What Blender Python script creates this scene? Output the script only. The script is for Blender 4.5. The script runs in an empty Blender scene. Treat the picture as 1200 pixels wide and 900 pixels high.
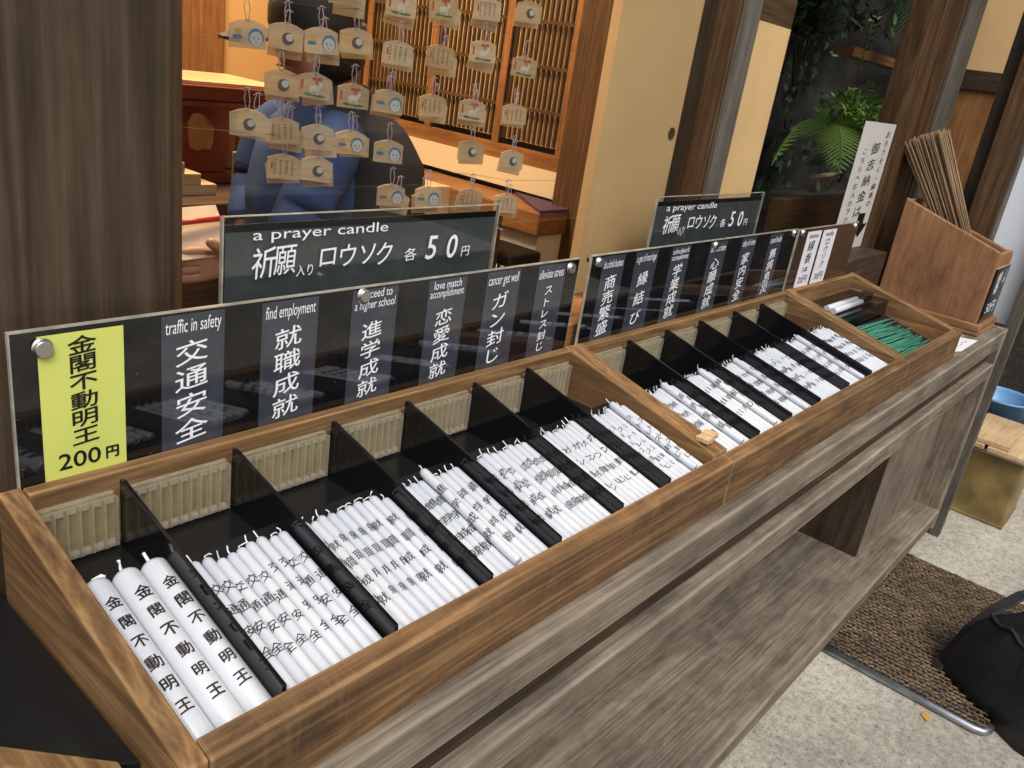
import bpy, bmesh, math, random
from mathutils import Vector, Matrix
random.seed(7)
R_ = math.radians
sc = bpy.context.scene
COL = sc.collection

# ------------------------------------------------------------------ camera
cd = bpy.data.cameras.new('camera'); cam = bpy.data.objects.new('camera', cd); COL.objects.link(cam)
cd.sensor_width = 36; cd.lens = 981.48 / 1200 * 36; cd.clip_start = 0.02; cd.clip_end = 500
rx = Vector((0.64776247, -0.74817751, 0.14364609)); ry = Vector((0.18842003, 0.34002538, 0.92134719)); fz = Vector((0.73817456, 0.56974833, -0.36122731))
mw = Matrix((rx, ry, -fz)).transposed().to_4x4(); mw.translation = Vector((-0.24174, -0.39507, 0.47600))
cam.matrix_world = mw
sc.camera = cam

# ------------------------------------------------------------------ light
SUN_EL, SUN_AZ = 52.0, 215.0            # azimuth clockwise from +Y (north)
w = bpy.data.worlds.new('World'); sc.world = w; w.use_nodes = True
nt = w.node_tree
bg = nt.nodes['Background']
sky = nt.nodes.new('ShaderNodeTexSky'); sky.sky_type = 'NISHITA'; sky.sun_disc = False
sky.sun_elevation = R_(SUN_EL); sky.sun_rotation = R_(SUN_AZ)
sky.air_density = 1.0; sky.dust_density = 4.0; sky.ozone_density = 1.0
hs = nt.nodes.new('ShaderNodeHueSaturation'); hs.inputs['Saturation'].default_value = 0.28
nt.links.new(sky.outputs[0], hs.inputs['Color']); nt.links.new(hs.outputs[0], bg.inputs[0])
bg.inputs[1].default_value = 0.15
sl = bpy.data.lights.new('sun', 'SUN'); sl.energy = 1.3; sl.angle = R_(25); sl.color = (1.0, 0.97, 0.92)
sun = bpy.data.objects.new('sun', sl); COL.objects.link(sun)
sd = Vector((math.sin(R_(SUN_AZ)) * math.cos(R_(SUN_EL)), math.cos(R_(SUN_AZ)) * math.cos(R_(SUN_EL)), math.sin(R_(SUN_EL))))
sun.rotation_euler = sd.to_track_quat('Z', 'Y').to_euler(); sun.location = sd * 20
sc.view_settings.view_transform = 'Standard'; sc.view_settings.look = 'None'; sc.view_settings.gamma = 1
sc.view_settings.exposure = 0.36
sc.render.engine = 'CYCLES'
sc.cycles.use_denoising = True
sc.cycles.max_bounces = 10; sc.cycles.transparent_max_bounces = 16; sc.cycles.caustics_reflective = False; sc.cycles.caustics_refractive = False

# ------------------------------------------------------------------ mesh helpers
class MB:
    def __init__(s): s.bm = bmesh.new()
    def box(s, x0, x1, y0, y1, z0, z1):
        v = [s.bm.verts.new((x, y, z)) for x in (x0, x1) for y in (y0, y1) for z in (z0, z1)]
        for f in ((0,1,3,2),(4,6,7,5),(0,4,5,1),(2,3,7,6),(0,2,6,4),(1,5,7,3)): s.bm.faces.new([v[i] for i in f])
        return s
    def hexa(s, c):                      # 8 corners, bottom 4 (ccw) then top 4
        v = [s.bm.verts.new(p) for p in c]
        for f in ((3,2,1,0),(4,5,6,7),(0,1,5,4),(1,2,6,5),(2,3,7,6),(3,0,4,7)): s.bm.faces.new([v[i] for i in f])
        return s
    def prism(s, poly, axis, a, b):      # poly in the other two axes, extruded from a to b along axis
        def P(p, t):
            return {0: (t, p[0], p[1]), 1: (p[0], t, p[1]), 2: (p[0], p[1], t)}[axis]
        A = [s.bm.verts.new(P(p, a)) for p in poly]; B = [s.bm.verts.new(P(p, b)) for p in poly]
        s.bm.faces.new(A); s.bm.faces.new(B[::-1]); n = len(poly)
        for i in range(n): s.bm.faces.new((A[i], B[i], B[(i+1) % n], A[(i+1) % n]))
        return s
    def tube(s, pts, r, n=8, caps=True):
        pts = [Vector(p) for p in pts]; rings = []
        rr = r if isinstance(r, (list, tuple)) else [r] * len(pts)
        for i, p in enumerate(pts):
            d = (pts[min(i+1, len(pts)-1)] - pts[max(i-1, 0)]).normalized()
            up = Vector((0, 0, 1)) if abs(d.z) < 0.9 else Vector((0, 1, 0))
            u = d.cross(up).normalized(); v = d.cross(u)
            rings.append([s.bm.verts.new(p + rr[i] * (math.cos(2*math.pi*k/n) * u + math.sin(2*math.pi*k/n) * v)) for k in range(n)])
        for a, b in zip(rings, rings[1:]):
            for k in range(n):
                f = s.bm.faces.new((a[k], a[(k+1) % n], b[(k+1) % n], b[k])); f.smooth = True
        if caps: s.bm.faces.new(rings[0][::-1]); s.bm.faces.new(rings[-1])
        return s
    def lathe(s, prof, n=24, c=(0, 0, 0), axis=2):   # prof: (r, h)
        rings = []
        for r, h in prof:
            ring = []
            for k in range(n):
                a = 2*math.pi*k/n; x, y = r*math.cos(a), r*math.sin(a)
                p = (x, y, h) if axis == 2 else ((x, h, y) if axis == 1 else (h, x, y))
                ring.append(s.bm.verts.new((p[0]+c[0], p[1]+c[1], p[2]+c[2])))
            rings.append(ring)
        for a, b in zip(rings, rings[1:]):
            for k in range(n):
                f = s.bm.faces.new((a[k], a[(k+1) % n], b[(k+1) % n], b[k])); f.smooth = True
        s.bm.faces.new(rings[0][::-1]); s.bm.faces.new(rings[-1])
        return s
    def face(s, pts): s.bm.faces.new([s.bm.verts.new(p) for p in pts]); return s
    def mesh(s, name, off=(0, 0, 0)):
        bmesh.ops.recalc_face_normals(s.bm, faces=s.bm.faces[:])
        me = bpy.data.meshes.new(name)
        for v in s.bm.verts: v.co -= Vector(off)
        s.bm.to_mesh(me); s.bm.free(); return me

def link(name, me, m, parent=None, bevel=0):
    o = bpy.data.objects.new(name, me); COL.objects.link(o)
    if m and not me.materials: me.materials.append(m)
    if parent: o.parent = parent
    if bevel:
        b = o.modifiers.new('bevel', 'BEVEL'); b.width = bevel; b.segments = 2; b.limit_method = 'ANGLE'; b.angle_limit = R_(40)
    return o
def tag(o, label=None, cat=None, group=None, kind=None):
    if label: o['label'] = label
    if cat: o['category'] = cat
    if group: o['group'] = group
    if kind: o['kind'] = kind
    return o
def thing(name, label, cat, loc=(0, 0, 0), group=None, rot=(0, 0, 0)):
    o = bpy.data.objects.new(name, None); COL.objects.link(o); o.empty_display_size = 0.02
    o.location = loc; o.rotation_euler = rot
    return tag(o, label, cat, group)
def part(mb, name, m, parent, bevel=0, label=None):      # mb in world coordinates, parent unrotated
    off = Vector((0, 0, 0)); q = parent
    while q: off += q.location; q = q.parent
    o = link(name, mb.mesh(name, off), m, parent, bevel)
    if label: o['label'] = label
    return o
def solo(mb, name, m, label, cat, group=None, bevel=0):  # a thing that is one mesh
    c = sum((v.co for v in mb.bm.verts), Vector()) / len(mb.bm.verts); c.z = min(v.co.z for v in mb.bm.verts)
    o = link(name, mb.mesh(name, c), m, None, bevel); o.location = c
    return tag(o, label, cat, group)

# ------------------------------------------------------------------ materials
def newmat(name):
    m = bpy.data.materials.new(name); m.use_nodes = True
    return m, m.node_tree, m.node_tree.nodes['Principled BSDF']
def plain(name, col, rough=0.5, metal=0, spec=0.5, coat=0, emit=None, var=0.0, vscale=20, bump=0.0, bscale=60):
    m, t, b = newmat(name)
    b.inputs['Base Color'].default_value = (*col, 1); b.inputs['Roughness'].default_value = rough
    b.inputs['Metallic'].default_value = metal; b.inputs['Specular IOR Level'].default_value = spec
    b.inputs['Coat Weight'].default_value = coat; b.inputs['Coat Roughness'].default_value = 0.05
    if emit: b.inputs['Emission Color'].default_value = (*emit[0], 1); b.inputs['Emission Strength'].default_value = emit[1]
    if var or bump:
        tc = t.nodes.new('ShaderNodeTexCoord')
        n = t.nodes.new('ShaderNodeTexNoise'); n.inputs['Scale'].default_value = vscale; n.inputs['Detail'].default_value = 6
        t.links.new(tc.outputs['Object'], n.inputs['Vector'])
        if var:
            r = t.nodes.new('ShaderNodeValToRGB'); e = r.color_ramp.elements
            e[0].position = 0.3; e[1].position = 0.7
            e[0].color = (*[c * (1 - var) for c in col], 1); e[1].color = (*[min(1, c * (1 + var)) for c in col], 1)
            t.links.new(n.outputs[0], r.inputs[0]); t.links.new(r.outputs[0], b.inputs['Base Color'])
        if bump:
            n2 = t.nodes.new('ShaderNodeTexNoise'); n2.inputs['Scale'].default_value = bscale; n2.inputs['Detail'].default_value = 4
            t.links.new(tc.outputs['Object'], n2.inputs['Vector'])
            bp = t.nodes.new('ShaderNodeBump'); bp.inputs['Strength'].default_value = bump; bp.inputs['Distance'].default_value = 0.002 if bump < .8 else .012
            t.links.new(n2.outputs[0], bp.inputs['Height']); t.links.new(bp.outputs[0], b.inputs['Normal'])
    return m
def wood(name, dark, mid, light, axis, fine=160, rough=0.6, bump=0.35, stain=(0.03, 0.02, 0.012), stain_amt=0.35, ring=16, ringamt=0.16, coat=0, saw=0, tone=0.22, wear=0, wear_r=.0055):
    """plank wood: fine fibres along an axis, cathedral rings, stains that vary from board to board"""
    m, t, b = newmat(name); N = t.nodes; Lk = t.links.new
    tc = N.new('ShaderNodeTexCoord'); oi = N.new('ShaderNodeObjectInfo')
    mul = N.new('ShaderNodeVectorMath'); mul.operation = 'ADD'
    sca = N.new('ShaderNodeMath'); sca.operation = 'MULTIPLY'; sca.inputs[1].default_value = 37.0
    Lk(oi.outputs['Random'], sca.inputs[0]); Lk(tc.outputs['Object'], mul.inputs[0]); Lk(sca.outputs[0], mul.inputs[1])
    def noise(s_along, s_across, detail=6, dist=0.0, rgh=0.6):
        mp = N.new('ShaderNodeMapping')
        sc_ = [s_across] * 3; sc_[axis] = s_along; mp.inputs['Scale'].default_value = sc_
        n = N.new('ShaderNodeTexNoise'); n.inputs['Scale'].default_value = 1; n.inputs['Detail'].default_value = detail
        n.inputs['Distortion'].default_value = dist; n.inputs['Roughness'].default_value = rgh
        Lk(mul.outputs[0], mp.inputs[0]); Lk(mp.outputs[0], n.inputs['Vector']); return n
    f1 = noise(11, fine, 5); f2 = noise(4.5, fine * 0.3, 5, 0.5)
    big = noise(0.7, ring, 2, 0.25, 0.45)
    wv = N.new('ShaderNodeMath'); wv.operation = 'MULTIPLY'; wv.inputs[1].default_value = 26.0
    fr = N.new('ShaderNodeMath'); fr.operation = 'PINGPONG'; fr.inputs[1].default_value = 1.0
    Lk(big.outputs[0], wv.inputs[0]); Lk(wv.outputs[0], fr.inputs[0])
    mix1 = N.new('ShaderNodeMix'); mix1.inputs[0].default_value = 0.5
    Lk(f1.outputs[0], mix1.inputs[2]); Lk(f2.outputs[0], mix1.inputs[3])
    mix2 = N.new('ShaderNodeMix'); mix2.inputs[0].default_value = ringamt
    Lk(mix1.outputs[0], mix2.inputs[2]); Lk(fr.outputs[0], mix2.inputs[3])
    r = N.new('ShaderNodeValToRGB'); e = r.color_ramp.elements
    e[0].position = 0.30; e[0].color = (*dark, 1); e[1].position = 0.70; e[1].color = (*light, 1)
    k = r.color_ramp.elements.new(0.5); k.color = (*mid, 1)
    Lk(mix2.outputs[0], r.inputs[0])
    st = noise(9.0, 24, 8, 0.4, 0.72); sr = N.new('ShaderNodeValToRGB'); sr.color_ramp.elements[0].position = 0.48; sr.color_ramp.elements[1].position = 0.72
    Lk(st.outputs[0], sr.inputs[0])
    sm = N.new('ShaderNodeMath'); sm.operation = 'MULTIPLY'; sm.inputs[1].default_value = stain_amt; Lk(sr.outputs[0], sm.inputs[0])
    cm = N.new('ShaderNodeMix'); cm.data_type = 'RGBA'; Lk(sm.outputs[0], cm.inputs[0]); Lk(r.outputs[0], cm.inputs[6]); cm.inputs[7].default_value = (*stain, 1)
    bn = N.new('ShaderNodeTexNoise'); bn.inputs['Scale'].default_value = 5.0; bn.inputs['Detail'].default_value = 5; bn.inputs['Roughness'].default_value = .65; Lk(mul.outputs[0], bn.inputs['Vector'])
    br_ = N.new('ShaderNodeValToRGB'); br_.color_ramp.elements[0].position = .32; br_.color_ramp.elements[1].position = .68
    br_.color_ramp.elements[0].color = (1 - tone, 1 - tone, 1 - tone * .95, 1); br_.color_ramp.elements[1].color = (1 + tone * .7, 1 + tone * .68, 1 + tone * .62, 1); Lk(bn.outputs[0], br_.inputs[0])
    tm = N.new('ShaderNodeMix'); tm.data_type = 'RGBA'; tm.blend_type = 'MULTIPLY'; tm.inputs[0].default_value = 1; Lk(cm.outputs[2], tm.inputs[6]); Lk(br_.outputs[0], tm.inputs[7])
    cm = tm
    if wear:                              # corners rubbed paler by use
        bv = N.new('ShaderNodeBevel'); bv.samples = 4; bv.inputs['Radius'].default_value = wear_r
        ge = N.new('ShaderNodeNewGeometry'); dt = N.new('ShaderNodeVectorMath'); dt.operation = 'DOT_PRODUCT'; Lk(bv.outputs[0], dt.inputs[0]); Lk(ge.outputs['Normal'], dt.inputs[1])
        mr = N.new('ShaderNodeMapRange'); mr.inputs['From Min'].default_value = .995; mr.inputs['From Max'].default_value = .80; mr.inputs['To Max'].default_value = wear; Lk(dt.outputs['Value'], mr.inputs['Value'])
        wn = N.new('ShaderNodeMath'); wn.operation = 'MULTIPLY'; Lk(mr.outputs[0], wn.inputs[0]); Lk(f2.outputs[0], wn.inputs[1])
        wm = N.new('ShaderNodeMix'); wm.data_type = 'RGBA'; Lk(wn.outputs[0], wm.inputs[0]); Lk(cm.outputs[2], wm.inputs[6]); wm.inputs[7].default_value = (*[min(1, c * 1.45) for c in light], 1)
        cm = wm
    Lk(cm.outputs[2], b.inputs['Base Color'])
    b.inputs['Roughness'].default_value = rough; b.inputs['Coat Weight'].default_value = coat; b.inputs['Coat Roughness'].default_value = 0.25
    b.inputs['Specular IOR Level'].default_value = 0.35
    bp = N.new('ShaderNodeBump'); bp.inputs['Strength'].default_value = bump; bp.inputs['Distance'].default_value = 0.0015
    if saw:                               # rough-sawn board: fine cross marks
        mp = N.new('ShaderNodeMapping'); s3 = [14] * 3; s3[axis] = 230; mp.inputs['Scale'].default_value = s3; mp.inputs['Rotation'].default_value = (0, 0.35, 0)
        n = N.new('ShaderNodeTexNoise'); n.inputs['Scale'].default_value = 1; n.inputs['Detail'].default_value = 3
        Lk(mul.outputs[0], mp.inputs[0]); Lk(mp.outputs[0], n.inputs['Vector'])
        mx = N.new('ShaderNodeMix'); mx.inputs[0].default_value = saw; Lk(mix1.outputs[0], mx.inputs[2]); Lk(n.outputs[0], mx.inputs[3]); Lk(mx.outputs[0], bp.inputs['Height'])
        hi = N.new('ShaderNodeValToRGB'); hi.color_ramp.elements[0].position = 0.5; hi.color_ramp.elements[1].position = 0.75; Lk(n.outputs[0], hi.inputs[0])
        hm = N.new('ShaderNodeMath'); hm.operation = 'MULTIPLY'; hm.inputs[1].default_value = 0.45 * saw; Lk(hi.outputs[0], hm.inputs[0])
        c2 = N.new('ShaderNodeMix'); c2.data_type = 'RGBA'; Lk(hm.outputs[0], c2.inputs[0]); Lk(cm.outputs[2], c2.inputs[6]); c2.inputs[7].default_value = (*light, 1)
        Lk(c2.outputs[2], b.inputs['Base Color'])
    else:
        Lk(mix1.outputs[0], bp.inputs['Height'])
    Lk(bp.outputs[0], b.inputs['Normal'])
    return m
def tri(name, d, m_, l, **k):
    return [wood(name + '_' + 'xyz'[a], d, m_, l, a, **k) for a in range(3)]

TRAY = tri('tray_wood', (.085, .038, .013), (.185, .098, .038), (.34, .20, .085), fine=330, rough=0.72, stain=(.040, .022, .011), stain_amt=0.55, wear=1.3)
TRAYF = wood('tray_front_wood', (.070, .033, .012), (.145, .077, .031), (.30, .178, .080), 0, fine=330, rough=0.74, bump=.5, stain=(.028, .016, .008), stain_amt=0.75, saw=0.4, tone=.34, wear=1.5)
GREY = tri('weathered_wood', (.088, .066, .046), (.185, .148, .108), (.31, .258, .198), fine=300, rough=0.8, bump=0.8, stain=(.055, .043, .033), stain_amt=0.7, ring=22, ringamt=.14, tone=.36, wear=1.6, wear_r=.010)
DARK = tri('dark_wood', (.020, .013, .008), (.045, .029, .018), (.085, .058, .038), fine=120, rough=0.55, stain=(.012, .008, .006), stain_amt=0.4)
POST = wood('post_wood', (.034, .022, .013), (.058, .039, .024), (.086, .059, .037), 2, fine=420, rough=0.45, bump=0.3, stain=(.030, .019, .012), stain_amt=0.4, ring=9, ringamt=0.30, tone=.16)
BROWN = tri('brown_wood', (.040, .019, .008), (.085, .043, .018), (.15, .082, .038), fine=300, rough=0.5, stain=(.03, .015, .008), stain_amt=0.4)
ORANGE = tri('interior_wood', (.16, .066, .022), (.27, .122, .045), (.38, .19, .078), fine=90, rough=0.45, stain=(.11, .045, .016), stain_amt=0.25)
BOXW = tri('cedar_box_wood', (.19, .085, .036), (.27, .130, .060), (.35, .185, .095), fine=140, rough=0.6, bump=.2, stain=(.075, .040, .024), stain_amt=0.65, ringamt=.04, tone=.3, wear=.9)
PALE = tri('pale_wood', (.40, .26, .13), (.52, .36, .20), (.62, .46, .28), fine=110, rough=0.6, stain=(.35, .22, .11), stain_amt=0.25)
GPOST = wood('grey_post_wood', (.055, .048, .038), (.10, .088, .070), (.16, .142, .115), 2, fine=110, rough=0.7, stain=(.04, .032, .022), stain_amt=0.4)
PANEL = plain('tan_panel', (.80, .51, .245), 0.55, var=0.10, vscale=5)
BLACK = plain('black_gloss', (.006, .006, .007), 0.10, spec=0.5)
BLACKD = plain('black_board', (.010, .010, .011), 0.22, spec=0.4, bump=0.05, bscale=30)
def dusty(name, col, dust, rough, vscale, lo, hi):
    m, t, b = newmat(name); N = t.nodes; Lk = t.links.new
    tc = N.new('ShaderNodeTexCoord'); n = N.new('ShaderNodeTexNoise'); n.inputs['Scale'].default_value = vscale; n.inputs['Detail'].default_value = 10; n.inputs['Roughness'].default_value = 0.75
    Lk(tc.outputs['Object'], n.inputs['Vector'])
    r = N.new('ShaderNodeValToRGB'); r.color_ramp.elements[0].position = lo; r.color_ramp.elements[1].position = hi
    r.color_ramp.elements[0].color = (*col, 1); r.color_ramp.elements[1].color = (*dust, 1)
    Lk(n.outputs[0], r.inputs[0]); Lk(r.outputs[0], b.inputs['Base Color']); b.inputs['Roughness'].default_value = rough; b.inputs['Specular IOR Level'].default_value = .62
    v = N.new('ShaderNodeTexVoronoi'); v.inputs['Scale'].default_value = 75; Lk(tc.outputs['Object'], v.inputs['Vector'])
    r2 = N.new('ShaderNodeValToRGB'); r2.color_ramp.elements[0].position = 0.02; r2.color_ramp.elements[1].position = 0.05
    r2.color_ramp.elements[0].color = (1, 1, 1, 1); r2.color_ramp.elements[1].color = (0, 0, 0, 1); Lk(v.outputs['Distance'], r2.inputs[0])
    mx = N.new('ShaderNodeMix'); mx.data_type = 'RGBA'; Lk(r2.outputs[0], mx.inputs[0]); Lk(r.outputs[0], mx.inputs[6]); mx.inputs[7].default_value = (.22, .21, .19, 1)
    Lk(mx.outputs[2], b.inputs['Base Color'])
    return m
ACRYL = dusty('black_acrylic', (.006, .006, .007), (.020, .019, .018), 0.025, 14, .5, .8)
ACRYL2 = dusty('grey_acrylic', (.060, .070, .074), (.105, .112, .110), 0.10, 9, .45, .7)
RIB = plain('rib_plastic', (.50, .45, .30), 0.10, var=0.15, vscale=40)
COMBD = plain('rack_shadow_plastic', (.16, .13, .07), 0.2)
STRIP = plain('navy_strip', (.044, .048, .062), 0.04, spec=.8, var=0.15, vscale=60)
YELLOW = plain('yellow_paper', (.62, .66, .15), 0.35, var=0.05, vscale=14)
WPAPER = plain('white_paper', (.72, .70, .74), 0.6, var=0.03, vscale=30)
WHITE = plain('white_ink', (.82, .83, .86), 0.5)
INK = plain('black_ink', (.008, .007, .007), 0.45)
EDGE = plain('acrylic_edge', (.34, .32, .26), 0.2, var=0.3, vscale=40)
METAL = plain('steel', (.60, .60, .58), 0.25, metal=1)
STEEL = plain('worn_steel', (.34, .36, .38), 0.4, metal=0.9, var=0.25, vscale=30)
def wax_mat():
    m, t, b = newmat('candle_wax'); N = t.nodes; Lk = t.links.new
    oi = N.new('ShaderNodeObjectInfo'); r = N.new('ShaderNodeValToRGB')
    r.color_ramp.elements[0].color = (.50, .53, .60, 1); r.color_ramp.elements[1].color = (.57, .585, .62, 1)
    Lk(oi.outputs['Random'], r.inputs[0]); Lk(r.outputs[0], b.inputs['Base Color'])
    b.inputs['Roughness'].default_value = 0.26; b.inputs['Coat Weight'].default_value = 0.3; b.inputs['Coat Roughness'].default_value = 0.15; b.inputs['Subsurface Weight'].default_value = 0.12
    b.inputs['Subsurface Radius'].default_value = (1, .9, .85); b.inputs['Subsurface Scale'].default_value = 0.004
    return m
WAX = wax_mat()
WICK = plain('wick', (.82, .82, .86), 0.8)
COMB = plain('ribbed_plastic', (.225, .185, .095), 0.12, var=0.35, vscale=30)
def clear_mat(name, tint, fac, rough=0.05):
    m, t, b = newmat(name); N = t.nodes
    tr = N.new('ShaderNodeBsdfTransparent'); tr.inputs[0].default_value = (*tint, 1)
    mx = N.new('ShaderNodeMixShader'); mx.inputs[0].default_value = fac
    t.links.new(tr.outputs[0], mx.inputs[1]); t.links.new(b.outputs[0], mx.inputs[2])
    b.inputs['Base Color'].default_value = (.75, .73, .66, 1); b.inputs['Roughness'].default_value = rough
    t.links.new(mx.outputs[0], N['Material Output'].inputs[0]); return m
CLEAR = clear_mat('clear_plastic', (.92, .90, .82), 0.35)
RIBEND = plain('grey_rib_plastic', (.13, .125, .115), .15)
CLEARW = clear_mat('clear_ribs', (.92, .88, .76), 0.18, .08)
def glass_mat(name='window_glass', ior=1.45):
    m, t, b = newmat(name); N = t.nodes; Lk = t.links.new
    N.remove(b)
    tr = N.new('ShaderNodeBsdfTransparent'); tr.inputs[0].default_value = (.94, .95, .94, 1)
    gl = N.new('ShaderNodeBsdfGlossy'); gl.inputs['Roughness'].default_value = 0.01
    fr = N.new('ShaderNodeFresnel'); ge = N.new('ShaderNodeNewGeometry'); mp = N.new('ShaderNodeMapRange')
    mp.inputs['To Min'].default_value = ior; mp.inputs['To Max'].default_value = 1 / ior       # same reflectance entering and leaving the thin pane
    Lk(ge.outputs['Backfacing'], mp.inputs['Value']); Lk(mp.outputs[0], fr.inputs['IOR'])
    mx = N.new('ShaderNodeMixShader'); Lk(fr.outputs[0], mx.inputs[0]); Lk(tr.outputs[0], mx.inputs[1]); Lk(gl.outputs[0], mx.inputs[2])
    Lk(mx.outputs[0], N['Material Output'].inputs[0]); return m
GLASS = glass_mat('window_glass', 1.72); GLASSC = glass_mat('cover_glass', 1.45); GLASS2 = glass_mat('garden_window_glass', 1.035)

# ------------------------------------------------------------------ text
_g = {}
_fcu = bpy.data.curves.new('glyph', 'FONT'); _fob = bpy.data.objects.new('glyph', _fcu)
def glyph(ch, bold=0.0, latin=False):
    key = (ch, bold)
    if key not in _g:
        _fcu.body = ch; _fcu.size = 1; _fcu.dimensions = '2D'; _fcu.fill_mode = 'FRONT'; _fcu.offset = bold; _fcu.resolution_u = 3
        me = bpy.data.meshes.new_from_object(_fob)
        vs = [tuple(v.co[:2]) for v in me.vertices]; fs = [tuple(p.vertices) for p in me.polygons]
        bpy.data.meshes.remove(me); _g[key] = (vs, fs)
    return _g[key]
def add_glyphs(bm, string, place, size, sx=1.0, bold=0.0, shear=0.0, slant=0.0):
    """one string as outlines; place(u, v) -> 3D; u, v measured from the centre of the string's box"""
    if bold > 0:                      # heavier strokes: thin layers a hair apart, each shifted a little
        for k, (du, dv) in enumerate(((-bold, 0), (bold, 0), (0, bold), (0, -bold))):
            def pl(u, v, du=du, dv=dv, k=k):
                p = Vector(place(u + du * size, v + dv * size)); q = Vector(place(u + 1, v)) - Vector(place(u, v)); r_ = Vector(place(u, v + 1)) - Vector(place(u, v))
                return p + q.cross(r_).normalized() * (.00003 * (k + 1))
            add_glyphs(bm, string, pl, size, sx, 0.0, shear, slant)
        return
    vs, fs = glyph(string, bold)
    if not vs: return
    x0 = min(v[0] for v in vs); x1 = max(v[0] for v in vs); y0 = min(v[1] for v in vs); y1 = max(v[1] for v in vs)
    cx, cy = (x0 + x1) / 2, (y0 + y1) / 2
    nv = []
    for x, y in vs:
        u = (x - cx) * size * sx; v = (y - cy) * size
        v += shear * u; u += slant * v
        nv.append(bm.verts.new(place(u, v)))
    for f in fs:
        try: bm.faces.new([nv[i] for i in f])
        except ValueError: pass
def column(string, x, ztop, zbot, size, Y, sx=1.0, bold=0.0, shear=0.14, bm=None, slant=0.0):
    """vertical line of characters on a plane y = Y facing -Y"""
    bm = bm or bmesh.new(); n = len(string); h = (ztop - zbot) / n
    for i, ch in enumerate(string):
        zc = ztop - h * (i + .5)
        k = 0.72 if ch in 'っゃ' else 1.0
        add_glyphs(bm, ch, lambda u, v, zc=zc: (x + u, Y, zc + v), size * k, sx, bold, shear, slant)
    return bm
def row(string, x, z, size, Y, sx=1.0, bold=0.0, bm=None, shear=0.0, slant=0.0):
    bm = bm or bmesh.new()
    add_glyphs(bm, string, lambda u, v: (x + u, Y, z + v), size, sx, bold, shear, slant)
    return bm
def ink(bm, name, m, parent):
    mb = MB(); mb.bm.free(); mb.bm = bm
    for f in bm.faces: f.normal_update()
    me = bpy.data.meshes.new(name); off = Vector((0, 0, 0)); q = parent
    while q: off += q.location; q = q.parent
    for v in bm.verts: v.co -= off
    bm.to_mesh(me); bm.free()
    return link(name, me, m, parent)

GZ = -0.79
# ================================================================== SETTING
def ground_mat():
    m, t, b = newmat('aggregate_concrete'); N = t.nodes; Lk = t.links.new
    tc = N.new('ShaderNodeTexCoord')
    v = N.new('ShaderNodeTexVoronoi'); v.inputs['Scale'].default_value = 230; Lk(tc.outputs['Object'], v.inputs['Vector'])
    r = N.new('ShaderNodeValToRGB'); r.color_ramp.interpolation = 'LINEAR'
    e = r.color_ramp.elements; e[0].position = 0; e[0].color = (.14, .13, .115, 1); e[1].position = 1; e[1].color = (.50, .47, .41, 1)
    for p, c in ((.10, (.20, .19, .165)), (.17, (.33, .305, .26)), (.6, (.42, .395, .345)), (.85, (.47, .44, .39))): x = e.new(p); x.color = (*c, 1)
    sp = N.new('ShaderNodeSeparateColor'); Lk(v.outputs['Color'], sp.inputs[0]); Lk(sp.outputs[0], r.inputs[0])
    n = N.new('ShaderNodeTexNoise'); n.inputs['Scale'].default_value = 2.2; n.inputs['Detail'].default_value = 8; Lk(tc.outputs['Object'], n.inputs['Vector'])
    n3 = N.new('ShaderNodeTexNoise'); n3.inputs['Scale'].default_value = 60; n3.inputs['Detail'].default_value = 5; Lk(tc.outputs['Object'], n3.inputs['Vector'])
    r2 = N.new('ShaderNodeValToRGB'); r2.color_ramp.elements[0].color = (.70, .68, .63, 1); r2.color_ramp.elements[1].color = (1.16, 1.14, 1.09, 1); r2.color_ramp.elements[0].position = .3; r2.color_ramp.elements[1].position = .65
    Lk(n.outputs[0], r2.inputs[0])
    mx0 = N.new('ShaderNodeMix'); mx0.data_type = 'RGBA'; mx0.inputs[0].default_value = 0.45; Lk(r.outputs[0], mx0.inputs[6])
    r3 = N.new('ShaderNodeValToRGB'); r3.color_ramp.elements[0].color = (.25, .235, .20, 1); r3.color_ramp.elements[1].color = (.56, .53, .47, 1); r3.color_ramp.elements[0].position = .35; r3.color_ramp.elements[1].position = .65
    Lk(n3.outputs[0], r3.inputs[0]); Lk(r3.outputs[0], mx0.inputs[7])
    mx = N.new('ShaderNodeMix'); mx.data_type = 'RGBA'; mx.blend_type = 'MULTIPLY'; mx.inputs[0].default_value = 1
    Lk(mx0.outputs[2], mx.inputs[6]); Lk(r2.outputs[0], mx.inputs[7]); Lk(mx.outputs[2], b.inputs['Base Color'])
    b.inputs['Roughness'].default_value = 0.85
    bp = N.new('ShaderNodeBump'); bp.inputs['Strength'].default_value = 0.4; bp.inputs['Distance'].default_value = 0.002
    Lk(v.outputs['Distance'], bp.inputs['Height']); Lk(bp.outputs[0], b.inputs['Normal'])
    return m
g = MB(); g.face([(-60, -60, GZ), (60, -60, GZ), (60, 60, GZ), (-60, 60, GZ)])
tag(link('ground', g.mesh('ground'), ground_mat()), kind='structure')

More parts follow.
